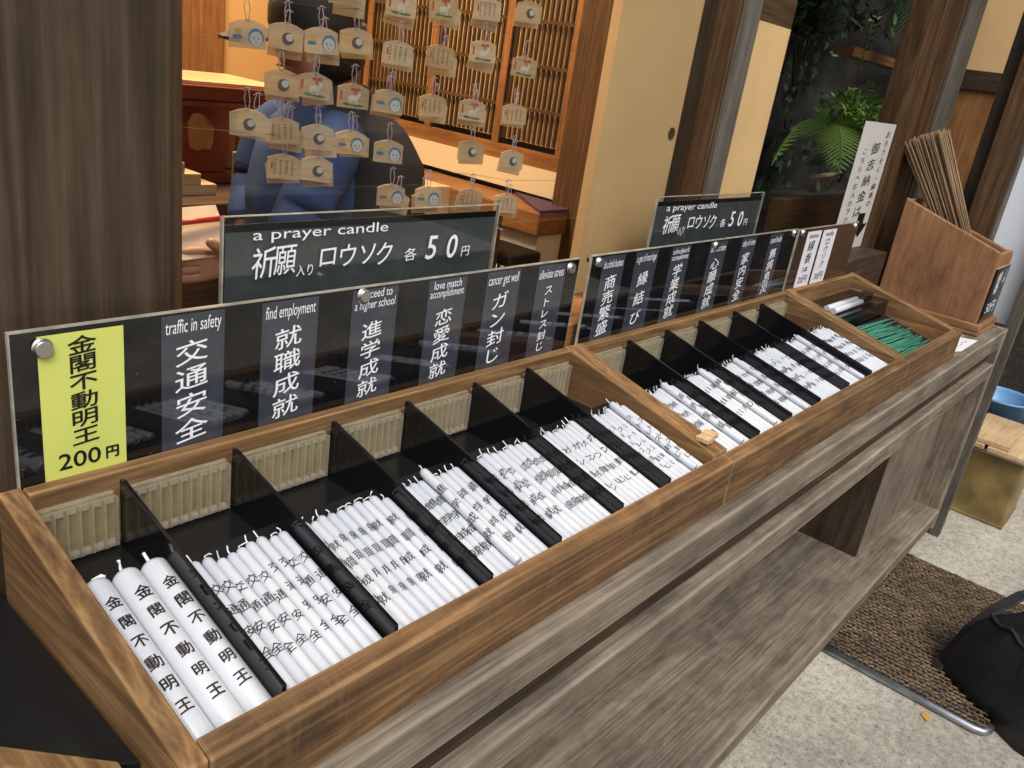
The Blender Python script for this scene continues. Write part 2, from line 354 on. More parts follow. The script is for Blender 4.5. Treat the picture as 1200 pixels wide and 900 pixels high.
def soil_mat(name, a, b_, c, sc_=18):
    m, t, b = newmat(name); N = t.nodes; Lk = t.links.new
    tc = N.new('ShaderNodeTexCoord'); n = N.new('ShaderNodeTexNoise'); n.inputs['Scale'].default_value = sc_; n.inputs['Detail'].default_value = 12; n.inputs['Roughness'].default_value = 0.7
    Lk(tc.outputs['Object'], n.inputs['Vector'])
    r = N.new('ShaderNodeValToRGB'); e = r.color_ramp.elements; e[0].position = .3; e[0].color = (*a, 1); e[1].position = .75; e[1].color = (*c, 1); k = e.new(.52); k.color = (*b_, 1)
    Lk(n.outputs[0], r.inputs[0]); Lk(r.outputs[0], b.inputs['Base Color']); b.inputs['Roughness'].default_value = 0.95
    bp = N.new('ShaderNodeBump'); bp.inputs['Strength'].default_value = 1; bp.inputs['Distance'].default_value = 0.03; Lk(n.outputs[0], bp.inputs['Height']); Lk(bp.outputs[0], b.inputs['Normal'])
    return m
SOIL = soil_mat('bank_soil', (.005, .004, .002), (.018, .013, .007), (.070, .050, .024), 24)
ROCK = soil_mat('garden_rock', (.005, .004, .003), (.016, .012, .008), (.060, .048, .034), 9)
def slope(name, f, u0, u1, v0, v1, nu, nv, m):
    bm = bmesh.new(); rows = []
    for i in range(nu + 1):
        rr = []
        for j in range(nv + 1): rr.append(bm.verts.new(f(u0 + (u1-u0)*i/nu, v0 + (v1-v0)*j/nv)))
        rows.append(rr)
    for i in range(nu):
        for j in range(nv):
            fc = bm.faces.new((rows[i][j], rows[i+1][j], rows[i+1][j+1], rows[i][j+1])); fc.smooth = True
    mb = MB(); mb.bm.free(); mb.bm = bm
    return tag(link(name, mb.mesh(name), m), kind='structure')
from mathutils import noise as mn
def bank_far(u, v):      # earth bank past the counter's end
    b = 0.25 * mn.noise(Vector((u*1.3, v*1.7, 3))) + .08 * mn.noise(Vector((u*6, v*6, 1)))
    return (4.3 + v * 1.1 + b, u, GZ - .05 + v * 1.5 + b * .6)
slope('bank', bank_far, -8, 6, 0, 2.6, 90, 40, SOIL)
def bank_behind(u, v):   # planted bank across the path, seen only as a reflection
    b = 0.3 * mn.noise(Vector((u*.8, v*1.1, 9))) + .1 * mn.noise(Vector((u*4, v*4, 5)))
    return (u, -4.6 - v * .9 + b, GZ - .05 + v * 1.3 + b)
slope('hillside', bank_behind, -8, 12, 0, 1.6, 80, 20, SOIL)

# ------------------------------------------------------------------ foliage
LEAFMATS = [plain('leaf_dark', (.020, .045, .014), 0.5), plain('leaf_mid', (.045, .095, .022), 0.45), plain('leaf_bright', (.20, .34, .05), 0.42), plain('leaf_fern', (.30, .50, .10), 0.45)]
BARK = plain('bark', (.05, .038, .026), 0.9, var=0.4, vscale=30)
def leaf_cloud(c, rad, n, size, seed, squash=(1, 1, 1)):
    rnd = random.Random(seed); bm = bmesh.new()
    for i in range(n):
        d = Vector((rnd.gauss(0, 1), rnd.gauss(0, 1), rnd.gauss(0, 1))).normalized() * (rnd.random() ** .4)
        lump = 0.72 + .45 * mn.noise(d * 2.2 + Vector((seed, 0, 0)))
        p = Vector(c) + Vector((d.x*squash[0], d.y*squash[1], d.z*squash[2])) * rad * lump
        a = Vector((rnd.gauss(0, 1), rnd.gauss(0, 1), rnd.gauss(0, .6))).normalized(); b_ = a.cross(Vector((rnd.random()-.5, rnd.random()-.5, 1))).normalized()
        s = size * rnd.uniform(.6, 1.3)
        q = [p - a*s, p + b_*s*.35 - a*s*.2, p + a*s, p - b_*s*.35 - a*s*.2]
        f = bm.faces.new([bm.verts.new(x) for x in q]); f.material_index = rnd.choice((0, 0, 1))
    me = bpy.data.meshes.new('leaves'); bm.to_mesh(me); bm.free(); return me
def tree(name, x, y, z, h, rad, n, size, seed, label, cat, mats, group=None):
    t = thing(name, label, cat, (x, y, z), group)
    mb = MB(); rnd = random.Random(seed)
    mb.tube([(x, y, z - .1), (x + .05, y, z + h*.4), (x - .04, y + .05, z + h*.8)], [.09, .07, .03])
    for k in range(5):
        a = rnd.random()*6.28; mb.tube([(x, y, z + h*(.35 + .08*k)), (x + math.cos(a)*rad*.6, y + math.sin(a)*rad*.6, z + h*(.6 + .08*k))], [.035, .012], 6)
    part(mb, 'trunk', BARK, t)
    me = leaf_cloud((0, 0, h * .75), rad, n, size, seed, (1, 1, .95)); [me.materials.append(m) for m in mats]
    link('crown', me, None, t)
for i, (x, y, z, h, r) in enumerate([(-3.2, -5.4, -.2, 2.6, 1.5), (-.6, -5.7, 0, 2.9, 1.6), (2.0, -5.5, -.1, 2.6, 1.5), (4.4, -5.6, 0, 3.0, 1.7), (7.0, -5.2, -.1, 2.8, 1.6)]):
    tree('broadleaf_tree', x, y, z, h, r, 1500, .12, 40 + i, 'dark evergreen tree on the bank across the path', 'tree', LEAFMATS[:2], 'trees across the path')

# ================================================================== COUNTER
S = 0.24824; TB = -0.0703
ctr = thing('counter', 'long weathered grey wooden counter with a low bench shelf carrying the candle trays', 'counter', (0.9, 0.14, GZ))
part(MB().box(-1.2, 2.592, -.0195, .045, TB - .052, TB), 'top_plank', GREY[0], ctr, .003)
part(MB().box(-1.2, 2.592, .047, .33, TB - .042, TB - .001), 'top_board', GREY[0], ctr, .002)
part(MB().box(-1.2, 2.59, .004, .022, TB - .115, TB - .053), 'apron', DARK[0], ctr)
part(MB().box(-1.2, 2.592, -.0195, .030, -.2225, -.1771), 'lower_rail', GREY[0], ctr, .003)
part(MB().prism([(-.024, -.690), (-.020, -.6875), (.33, -.6875), (.33, -.742), (-.012, -.742), (-.024, -.730)], 0, -1.2, 2.592), 'bench_board', GREY[0], ctr, .002)
part(MB().box(2.594, 2.6165, -.0215, .33, GZ + .03, TB + .004), 'end_panel', GREY[2], ctr, .002)
part(MB().box(2.05, 2.59, .060, .078, -.6870, -.2226), 'cupboard_front', GREY[2], ctr, .002)
part(MB().box(2.032, 2.0495, .060, .31, -.6870, -.2226), 'cupboard_side', DARK[2], ctr, .002)
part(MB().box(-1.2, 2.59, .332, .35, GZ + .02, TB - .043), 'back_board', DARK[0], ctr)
for x in (-.8, .3, 1.4, 2.4): part(MB().box(x, x + .09, .03, .30, GZ, -.7425), 'foot', GREY[0], ctr, .003)
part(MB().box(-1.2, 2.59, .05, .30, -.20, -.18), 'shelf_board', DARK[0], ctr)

# ================================================================== TRAYS
def tray(name, label, x0, x1, xi0, xi1, divs, blackbed=True):
    t = thing(name, label, 'tray', ((x0 + x1) / 2, .15, TB))
    zb = S * .2871
    part(MB().hexa([(x0, 0, TB), (x1, 0, TB), (x1, .021, TB), (x0, .021, TB), (x0, 0, 0), (x1, 0, 0), (x1, .021, .0035), (x0, .021, .0035)]) if x0 >= 0 else
         MB().hexa([(.0005, 0, TB), (x1, 0, TB), (x1, .021, TB), (.0005, .021, TB), (.0005, 0, 0), (x1, 0, 0), (x1, .021, .0035), (.0005, .021, .0035)]), 'front_rail', TRAYF, t, .0022)
    part(MB().box(xi0 + .0005, xi1 - .0005, .2871, .3015, TB, zb + .001), 'back_rail', TRAY[0], t, .0018)
    ys = 0.0 if x0 < 0 else .0213
    for a, b in ((x0, xi0), (xi1, x1)):
        y0 = .0213 if a > 0 else 0.0
        part(MB().prism([(y0, TB), (.3015, TB), (.3015, S * .3015 - .001), (y0, S * y0 + .0008)], 0, a + .0004, b - .0004), 'side_wall', TRAY[1], t, .0022)
    mb = MB()
    if blackbed:
        edges = [xi0] + list(divs) + [xi1]
        for k, (a, b) in enumerate(zip(edges, edges[1:])):
            c = .040 if (k == 0 and x0 < 0) else .0295
            mb.hexa([(a + .0006, .022, TB + .002), (b - .0006, .022, TB + .002), (b - .0006, .200, TB + .002), (a + .0006, .200, TB + .002),
                     (a + .0006, .022, S*.022 - c), (b - .0006, .022, S*.022 - c), (b - .0006, .200, S*.200 - c), (a + .0006, .200, S*.200 - c)])
        mb.box(xi0 + .001, xi1 - .001, .2005, .2865, TB + .002, -.004)
        part(mb, 'black_bed', BLACKD, t)
        for d in divs:
            part(MB().prism([(.0225, TB + .004), (.279, TB + .004), (.279, S*.279 - .001), (.274, S*.274 + .001), (.0225, S*.0225 + .0005)], 0, d - .002, d + .002), 'divider', BLACK, t, .0006)
        for k, (a, b) in enumerate(zip(edges, edges[1:])):         # ribbed plastic racks at the back of every bay, rib ends at its front
            a2, b2 = a + .004, b - (.006 if k < len(edges) - 2 else .010)
            n = max(4, round((b2 - a2) / .0102)); p = (b2 - a2) / n
            rb = MB().box(a2, b2, .2820, .2866, .002, .0535)
            o = part(rb, 'rack', COMB, t)
            rb = MB()
            for q in range(n + 1):
                cx = a2 + p * q
                rb.box(cx - .0009, cx + .0009, .2752, .2819, .0015, .0525)
                if q < n: rb.box(cx + .0016, cx + p - .0016, .2790, .2819, .0462, .0518); rb.prism([(.2819, .0012), (.2765, .0012), (.2765, .0045), (.2819, .0068)], 0, cx + .0014, cx + p - .0014)
            part(rb, 'rack_ribs', CLEARW, o)
            rb = MB().box(a2 - .0008, b2 + .0008, .2835, .2868, .0537, .0550)
            part(rb, 'rack_edge', CLEARW, o)
            rb = MB(); c = .040 if (k == 0 and x0 < 0) else .0295; zc = S * .024 - c
            for q in range(n):
                cx = a2 + p * (q + .5); top = zc + (.0115 if c < .035 else .015)
                rb.prism([(cx + .0030 * math.cos(th), top + .0042 * math.sin(th)) for th in [math.pi * u / 5 for u in range(6)]] + [(cx - .003, zc), (cx + .003, zc)], 1, .0224, .0275)
            part(rb, 'rib_ends', RIBEND, t)
    else:
        part(MB().box(xi0 + .001, xi1 - .001, .022, .2865, TB + .002, TB + .008), 'floor_board', TRAY[0], t)
    return t
DA = [.076, .191, .3156, .4274, .549, .6593]
DB = [.9254, 1.0478, 1.1712, 1.313, 1.440]
trayA = tray('candle_tray', 'long wooden candle tray nearest the camera with seven bays of white candles', -.0195, .797, 0.0, .778, DA)
trayB = tray('candle_tray', 'second wooden candle tray with six bays behind the nearest tray', .7975, 1.6175, .8165, 1.5925, DB)
trayC = tray('incense_tray', 'short wooden tray of green incense sticks and a black box at the far end', 1.618, 2.058, 1.641, 2.032, [], False)
for x, y, m_ in ((.789, .047, 0), (.8085, .05, 1)):
    solo(MB().box(x - .009, x + .009, y - .010, y + .010, S*y + .003, S*y + .010), 'wood_block', PALE[m_],
         ['small pale wooden block on the left of the seam between the two candle trays', 'small orange wooden block on the right of the seam between the two candle trays'][m_], 'wood block', 'blocks on the tray seam', .001)

# ================================================================== CANDLES
def candle_body(r, L):
    prof = [(r * .55, 0), (r * .93, 0.0006), (r, .002), (r, L * .955)]
    prof += [(r * .97, L * .968), (r * .82, L * .982), (r * .5, L * .994), (r * .22, L)]
    return MB().lathe(prof, 20, axis=1).mesh('candle_wax')
def wick_mesh(r, L, kind, seed):
    rnd = random.Random(seed); a = rnd.uniform(-1, 1)
    pts = {0: [(0, 0, 0), (0, .006, .001), (.002*a, .012, .004)], 1: [(0, 0, 0), (.001, .004, .003), (.005*a, .004, .009)],
           2: [(0, 0, 0), (.002*a, .005, .0), (.010*a, .006, .001), (.013*a, .004, .0)], 3: [(0, 0, 0), (.001*a, .004, .004), (.003*a, .007, .011)]}[kind]
    return MB().tube([(x, L - .001 + y, z) for x, y, z in pts], r, 6).mesh('wick')
def letter_mesh(text, r, y_first, step, size, roll, sx=1.0, bold=0.0, shear=.1):
    bm = bmesh.new()
    for i, ch in enumerate(text):
        yc = y_first - i * step
        j = random.uniform(-.0006, .0006)
        add_glyphs(bm, ch, lambda u, v: (u + j, yc + v, 0), size * random.uniform(.92, 1.08) * (1.1 if ch in '職愛繁' else 1), sx, 0 if ch in '職愛繁' else bold, shear)
    bmesh.ops.triangulate(bm, faces=bm.faces[:])
    w_ = r * 1.6
    for k in range(-7, 8):
        geom = bm.verts[:] + bm.edges[:] + bm.faces[:]
        bmesh.ops.bisect_plane(bm, geom=geom, plane_co=(w_ * k / 7, 0, 0), plane_no=(1, 0, 0), dist=1e-7)
    for v in bm.verts:
        th = v.co.x / r + roll; rr = r + .00022 + v.co.z
        v.co = Vector((rr * math.sin(th), v.co.y, rr * math.cos(th)))
    kill = [f for f in bm.faces if f.calc_center_median().z < -.2 * r]
    bmesh.ops.delete(bm, geom=kill, context='FACES')
    me = bpy.data.meshes.new('lettering'); bm.to_mesh(me); bm.free(); me.materials.append(INK); return me
ORD = ['first', 'second', 'third', 'fourth', 'fifth', 'sixth', 'seventh', 'eighth', 'ninth', 'tenth', 'eleventh', 'twelfth', 'thirteenth', 'fourteenth']
def candle(x, y, z, body, wick, lets, label, group, yaw=0):
    t = thing('candle', label, 'candle', (x, y, z), group, (math.atan(S), 0, yaw))
    link('wax_body', body, WAX, t); link('wick', wick, WICK, t)
    if lets: link('lettering', lets, INK, t)
    return t
rT, LT = .01225, .182
bodyT = candle_body(rT, LT)
for i, x in enumerate((.0135, .0385, .0628)):
    nrm = Vector((0, -S, 1)).normalized(); y0 = .029
    base = Vector((x, y0, S*y0 - .040)) + nrm * (rT + .0003)
    candle(*base, bodyT, wick_mesh(.0016, LT, (2, 3, 0)[i], i + 2), letter_mesh('金閣不動明王', rT, .148, .0225, .0138, (.05, 0, -.05)[i], bold=.022),
           'thick white candle with bold black lettering, ' + ('leftmost of three beside the tray wall', 'middle one of the three thick ones', 'rightmost of three beside the black divider')[i], 'thick white candles')
rS, LS = .0055, .158
bodyS = candle_body(rS, LS)
wicksS = [wick_mesh(.00075, LS, k % 4, k) for k in range(10)]
for _m in wicksS:
    for v in _m.vertices: v.co.z *= .7; v.co.y = LS - .001 + (v.co.y - LS + .001) * .75
BAYS = [(DA[0], DA[1], '交通安全', 'traffic safety', .99), (DA[1], DA[2], '就職成就', 'finding employment', .99), (DA[2], DA[3], '進学成就', 'entering school', .97), (DA[3], DA[4], '恋愛成就', 'love match', .95),
        (DA[4], DA[5], 'ガン封じ', 'cancer recovery', .93), (DA[5], .778, 'ストレス封じ', 'stress relief', .92), (.8165, DB[0], '商売繁盛', 'business success', .97), (DB[0], DB[1], '縁結び', 'marriage', .92),
        (DB[1], DB[2], '学業成就', 'studies', .90), (DB[2], DB[3], '心願成就', 'heartfelt wish', .92), (DB[3], DB[4], '家内安全', 'home safety', .90), (DB[4], 1.5925, '無病息災', 'good health', .95)]
for bi, (a, b, text, nm, fill) in enumerate(BAYS):
    wdt = b - a - .0055; n = int(wdt * fill / .01115); pitch = .01118
    xs0 = b - .0035 - rS - pitch * (n - 1) - random.uniform(0, .001)
    step = .0255 if len(text) <= 4 else .0175
    if len(text) == 3: step = .032
    lv = []
    for q in range(6):
        roll = (-.85, -.4, .1, .55, .95, -.1)[q]
        lv.append(letter_mesh(text, rS, .118 + random.uniform(-.003, .003), step, .0122 if len(text) <= 4 else .0100, roll, 1.0, bold=.006))
    for i in range(n):
        x = xs0 + pitch * i
        y0 = .0285 + random.uniform(0, .003) + (.002 if bi > 5 else 0); nrm = Vector((0, -S, 1)).normalized()
        base = Vector((x, y0, S*y0 - .0295)) + nrm * (rS + .0003)
        pos = 'leftmost' if i == 0 else ('rightmost' if i == n - 1 else ORD[i] + ' from the left')
        candle(*base, bodyS, random.choice(wicksS), random.choice(lv), 'thin white %s prayer candle, %s in its bay' % (nm, pos), 'thin candles in the %s bay' % nm, random.uniform(-.006, .006)).scale.y = random.uniform(.965, 1.02)
    if bi in (2, 5, 6, 7, 8, 10):          # a loose one on top, lying in the groove between two others
        i = random.randint(2, n - 3); x = xs0 + pitch * (i + .5); y0 = .033 + random.uniform(0, .004); nrm = Vector((0, -S, 1)).normalized()
        y0 -= .002; base = Vector((x, y0, S*y0 - .0295)) + nrm * (rS + .0003 + .0098)
        candle(*base, bodyS, random.choice(wicksS), random.choice(lv), 'loose thin white candle lying on top of the others in the %s bay' % nm, 'loose candles on top', random.uniform(-.01, .01))

# ================================================================== INCENSE TRAY CONTENT
bx = thing('black_box', 'small glossy black box holding two white candles in the incense tray', 'box', (1.80, .23, TB + .008))
part(MB().box(1.650, 2.026, .182, .284, TB + .008, .031), 'box_body', BLACK, bx, .002)
part(MB().prism([(1.650, .1815), (2.026, .1815), (2.026, .284), (1.650, .284)], 2, .0312, .035), 'box_lid', BLACK, bx, .0012)
for i, (a, b) in enumerate((((1.685, .221, .0427), (1.880, .221, .0427)), ((1.680, .2035, .0427), (1.865, .2035, .0427)))):
    solo(MB().tube([a, b], .0075, 14), 'candle', WAX, ('white candle lying on the black box, farther one', 'white candle lying on the black box, nearer one')[i], 'candle', 'candles on the black box')
solo(MB().prism([(1.884, .212), (2.005, .218), (2.008, .242), (1.886, .240)], 2, .0353, .047), 'wallet', BLACKD, 'black folded wrapper on the black box behind the white candles', 'wrapper', None, .002)
GREEN = plain('green_incense', (.05, .25, .165), 0.7, var=0.2, vscale=40)
rnd = random.Random(3)
gsm = MB().tube([(-.09, 0, 0), (.09, 0, 0)], .0014, 6).mesh('incense_stick')
for i in range(60):
    lay = i % 3; y = .040 + .122 * ((i * 7) % 60) / 60 + rnd.uniform(-.002, .002)
    o = link('incense_stick', gsm, GREEN); o.location = (1.835 + rnd.uniform(-.04, .05), y, S * y - .0445 + lay * .0027 + rnd.uniform(0, .001))
    o.rotation_euler = (0, rnd.uniform(-.02, .02), R_(-4) + rnd.uniform(-.07, .07))
    o.scale = (1.05 + rnd.uniform(-.1, .25), 1, 1)
    tag(o, 'thin green incense stick lying loose in the far tray', 'incense stick', 'green incense sticks')
solo(MB().hexa([(1.66, .024, TB + .008), (2.02, .024, TB + .008), (2.02, .178, TB + .008), (1.66, .178, TB + .008), (1.66, .024, S*.024 - .048), (2.02, .024, S*.024 - .048), (2.02, .178, S*.178 - .048), (1.66, .178, S*.178 - .048)]), 'tray_liner', BLACKD, 'black liner block under the green incense sticks', 'liner')

# ================================================================== SIGNS
def standoff(x, z, y, parent, r=.0075):
    part(MB().lathe([(r*.9, y - .006), (r, y - .005), (r, y - .001), (r*1.15, y - .0008), (r*1.15, y)], 20, (x, 0, z), 1), 'standoff_screw', METAL, parent)
    part(MB().lathe([(r*.8, y + .0055), (r*.8, y + .019)], 16, (x, 0, z), 1), 'standoff_spacer', METAL, parent)
def signboard(name, label, x0, x1, z0, z1, y, m, screws):
    t = thing(name, label, 'sign', ((x0 + x1) / 2, y, z0))
    p = part(MB().box(x0, x1, y, y + .0045, z0, z1), 'panel', m, t)
    e = MB(); e.box(x0, x1, y + .0003, y + .0045, z1 + .0001, z1 + .0016); e.box(x0 - .0016, x0 - .0001, y + .0003, y + .0045, z0, z1 + .0016); e.box(x1 + .0001, x1 + .0012, y + .0003, y + .0045, z0, z1 + .0016)
    part(e, 'edge', EDGE, t)
    for x, z in screws: standoff(x, z, y, t)
    return t
YS = .3022
def strip(t, x0, x1, z0, z1, m, name='label_strip'):
    return part(MB().box(x0, x1, YS - .0005, YS - .0001, z0, z1), name, m, t)
def eng_row(l, c, z, size, width, bm):
    vs, _ = glyph(l); w0 = max(v[0] for v in vs) - min(v[0] for v in vs)
    return row(l, c, z, size, YS - .0008, width / (w0 * size), 0, bm, .02, .05)
sA = signboard('sign_board', 'long black sign board with yellow label behind the nearest candle tray', 0.0, .778, .035, .2115, YS, ACRYL, ((.024, .197), (.757, .2005), (.365, .2035)))
strip(sA, .020, .092, .068, .207, YELLOW, 'yellow_label')
bm = column('金閣不動明王', .056, .204, .100, .0175, YS - .0008, 1.45, .018, .10)
row('200', .050, .087, .022, YS - .0008, 1.15, .012, bm); row('円', .079, .086, .0135, YS - .0008, 1.0, .035, bm)
ink(bm, 'black_lettering', INK, sA)
for x0, x1, zt, kan, eng in ((.127, .192, .185, '交通安全', ['traffic in safety']), (.234, .304, .182, '就職成就', ['find employment']), (.350, .418, .172, '進学成就', ['proceed to', 'a higher school']),
                             (.468, .535, .172, '恋愛成就', ['love match', 'accomplishment']), (.574, .643, .182, 'ガン封じ', ['cancer get well']), (.682, .746, .180, 'ストレス封じ', ['alleviate stress'])):
    st_ = strip(sA, x0, x1, .045, .2095, STRIP); bm = bmesh.new()
    c = (x0 + x1) / 2; z0 = .076
    for i, l in enumerate(eng): eng_row(l, c, (.1965 if len(eng) == 1 else .2025 - .0125 * i), .0195 if len(eng) == 1 else .0150, (x1 - x0) * (.88 if len(l) > 11 else .72), bm)
    column(kan, c - .002, zt, z0, (zt - z0) / len(kan) * (.92 if len(kan) < 6 else .88), YS - .0008, 1.45 if len(kan) < 6 else 1.35, .006, .16, bm)
    ink(bm, 'white_lettering', WHITE, st_)
sB = signboard('sign_board', 'second black sign board with six navy labels behind the second candle tray', .812, 1.598, .035, .2125, YS, ACRYL, ((.830, .203), (1.212, .203), (1.578, .206)))
for x0, x1, kan, eng in ((.842, .904, '商売繁盛', ['do a brisk business']), (.937, 1.006, '縁結び', ['a get of marriage']), (1.053, 1.118, '学業成就', ['schoolwork', 'accomplishment']), (1.194, 1.262, '心願成就', ["one's heart desire"]),
                         (1.326, 1.390, '家内安全', ['safety of a home']), (1.459, 1.522, '無病息災', ['sound health'])):
    st_ = strip(sB, x0, x1, .045, .2105, STRIP); c = (x0 + x1) / 2; bm = bmesh.new()
    for i, l in enumerate(eng): eng_row(l, c, (.1975 if len(eng) == 1 else .2025 - .0125 * i), .0185 if len(eng) == 1 else .0140, (x1 - x0) * .86, bm)
    zt = .180; z0 = .078
    column(kan, c - .001, zt, z0, .025, YS - .0008, 1.32, .004, .16, bm)
    ink(bm, 'white_lettering', WHITE, st_)
sC = signboard('sign_board', 'short brown sign board with two white price labels above the incense tray', 1.612, 1.995, .035, .2105, YS, plain('brown_acrylic', (.045, .026, .018), .10), ((1.628, .204), (1.968, .203)))
s1_ = strip(sC, 1.664, 1.746, .060, .2035, WPAPER); s2_ = strip(sC, 1.760, 1.846, .060, .2025, WPAPER)
bm = bmesh.new()
row('incense', 1.705, .193, .0165, YS - .0008, 1.1, .004, bm)
column('線香', 1.703, .184, .126, .027, YS - .0008, 1.45, .008, .12, bm); row('3本', 1.703, .113, .016, YS - .0008, 1.5, .004, bm); row('20円', 1.704, .088, .022, YS - .0008, 1.25, .006, bm)
ink(bm, 'black_lettering', INK, s1_); bm = bmesh.new(); row('candle', 1.803, .193, .0165, YS - .0008, 1.2, .004, bm)
column('ロウソク', 1.803, .182, .108, .020, YS - .0008, 1.5, .008, .12, bm); row('30円', 1.803, .088, .022, YS - .0008, 1.25, .006, bm)
ink(bm, 'black_lettering', INK, s2_)
def price_sign(x0, x1, label):
    y = .347; t = thing('price_sign', label, 'sign', ((x0 + x1) / 2, y, .10))
    part(MB().box(x0, x1, y, y + .003, .10, .279), 'panel', ACRYL2, t)
    f = MB(); f.box(x0 - .003, x1 + .003, y - .0022, y - .0002, .10, .2875)
    part(f, 'clear_cover', GLASSC, t)
    e = MB(); e.box(x0 - .0048, x0 - .0032, y - .0022, y + .003, .10, .2875); e.box(x1 + .0032, x1 + .0048, y - .0022, y + .003, .10, .2875); e.box(x0 - .003, x1 + .003, y - .0022, y + .001, .2877, .2888)
    part(e, 'edge', EDGE, t)
    part(MB().box(x0, x1, y - .0001, y + .001, .2715, .2790), 'black_band', BLACK, t)
    Y = y - .0026; W_ = x1 - x0; X = lambda u: x0 + W_ * u
    bm = bmesh.new()
    vs, _ = glyph('a prayer candle'); w0 = max(v[0] for v in vs) - min(v[0] for v in vs)
    U = lambda x: X((x - .219) / .407); K = W_ / .407
    row('a prayer candle', U(.3405), .2665, .0165, Y, .183 * K / (w0 * .0165), 0, bm)
    for ch, x, z, s, sx in (('祈', .263, .238, .036, .86), ('願', .2895, .239, .036, .80), ('入', .3100, .2255, .0140, .85), ('り', .3225, .2255, .0150, .85), ('ロ', .3460, .238, .028, 1.05), ('ウ', .3745, .238, .030, 1.0), ('ソ', .4035, .237, .030, 1.0), ('ク', .4295, .236, .031, 1.0),
                            ('各', .4725, .2315, .0175, 1.25), ('円', .5715, .2285, .0155, 1.15)):
        row(ch, U(x), z, s, Y, sx * K, .004, bm, .05, .06)
    row('5', U(.5085), .2375, .043, Y, 1.0 * K, .007, bm, 0, .12); row('0', U(.5455), .2365, .043, Y, .95 * K, .010, bm, 0, .12)
    ink(bm, 'white_lettering', WHITE, t)
price_sign(.219, .626, 'large grey prayer candle price sign standing behind the nearest black sign board')
price_sign(1.048, 1.468, 'grey prayer candle price sign farther along, standing behind the second black sign board')

# ================================================================== FACADE
solo(MB().box(-.75, .150, .3225, .52, GZ, 1.9), 'post', POST, 'broad dark brown wooden post on the left behind the black sign board', 'post', None, .003)
solo(MB().box(.1503, .172, .345, .44, .0, 1.9), 'window_jamb', BROWN[2], 'narrow brown window jamb against the broad left post', 'window jamb', None, .001)
solo(MB().box(.1725, 1.238, .320, .47, -.02, .098), 'window_sill', ORANGE[0], 'orange brown wooden sill under the ticket window', 'sill', None, .002)
solo(MB().box(1.302, 2.39, .320, .47, -.02, .098), 'window_sill', DARK[0], 'dark brown wooden sill under the garden window', 'sill', None, .002)
solo(MB().box(.1725, 1.2385, .4085, .4125, .0985, 1.9), 'glass_pane', GLASS, 'clear glass pane in front of the clerk and the plaque reflections', 'glass pane')
solo(MB().box(1.3015, 2.394, .4085, .4125, .0985, 1.9), 'glass_pane', GLASS2, 'clear glass pane in front of the reflected fern garden', 'glass pane')
p = thing('post', 'brown wooden post between the two windows with a grey weathered front', 'post', (1.27, .39, GZ))
part(MB().box(1.243, 1.3005, .3605, .372, -.10, 1.9), 'front_face', GPOST, p, .002)
part(MB().box(1.2405, 1.3005, .3725, .430, -.10, 1.9), 'core', BROWN[2], p, .002)
dr = thing('sliding_door', 'plain tan sliding door panel with a round finger pull behind the window', 'sliding door', (1.09, .44, .099))
part(MB().box(.962, 1.2395, .432, .450, .099, 1.9), 'door_panel', PANEL, dr)
part(MB().box(1.214, 1.2392, .427, .4315, .099, 1.9), 'stile', DARK[2], dr)
part(MB().lathe([(.002, .4315), (.009, .4313), (.011, .430), (.011, .4335)], 20, (1.192, 0, .385), 1), 'finger_pull', plain('aged_brass', (.16, .10, .035), .4, metal=.6), dr)
dr = thing('sliding_door', 'tan sliding door panel right of the brown middle post', 'sliding door', (1.42, .44, .099))
part(MB().box(1.302, 1.60, .432, .450, .099, .612), 'door_panel', PANEL, dr)
part(MB().box(1.302, 1.60, .4325, .4495, .6125, 1.9), 'upper_rail', BROWN[0], dr)
# posts at the right of the garden window
solo(MB().box(2.395, 2.440, .395, .46, -.05, 1.9), 'window_stile', BROWN[2], 'brown window stile at the right of the garden window behind the notice', 'window stile', None, .002)
solo(MB().box(2.443, 2.490, .380, .44, -.05, 1.9), 'window_frame', BROWN[2], 'brown window frame upright between the stile and the grey post', 'window frame', None, .002)
p = thing('post', 'brown post with grey weathered front left of the incense stick box', 'post', (2.55, .38, GZ))
part(MB().box(2.505, 2.655, .3335, .345, GZ, 1.9), 'front_face', GPOST, p, .002)
part(MB().box(2.50, 2.655, .3455, .42, GZ, 1.9), 'core', BROWN[2], p, .002)
p = thing('post', 'brown corner post with a grey edge behind the incense stick box', 'post', (2.64, .155, GZ))
part(MB().box(2.622, 2.66, .118, .192, GZ, 1.9), 'core', BROWN[2], p, .002)
part(MB().box(2.623, 2.66, .107, .1175, GZ, 1.9), 'front_face', GPOST, p, .002)
solo(MB().box(2.664, 2.95, .193, .235, GZ, 1.9), 'post', DARK[2], 'dark box standing in for the shaded recess behind the corner post', 'post')  # dark colour imitates the shade of an open recess
solo(MB().box(2.66, 2.664, -.010, .1065, TB + .005, 1.9), 'white_board', plain('white_board', (.74, .79, .86), .5), 'pale bluish white board at the counter end beside the incense stick box', 'board')
solo(MB().box(2.618, 2.652, -.043, -.011, GZ, 1.9), 'post', GPOST, 'thin grey post at the far end of the counter outside the white board', 'post', None, .002)
# opening on the right: inner wall seen between the posts
wl = thing('inner_wall', 'tan inner wall with a dark crossbar seen between the right hand posts', 'wall', (3.3, .45, GZ))
part(MB().box(3.30, 3.33, .20, .60, GZ, .602), 'lower_wall', ORANGE[2], wl)
part(MB().box(3.29, 3.33, .20, .60, .6025, .668), 'crossbar', DARK[1], wl)
part(MB().box(3.30, 3.33, .20, .60, .6685, 1.9), 'upper_wall', PANEL, wl)
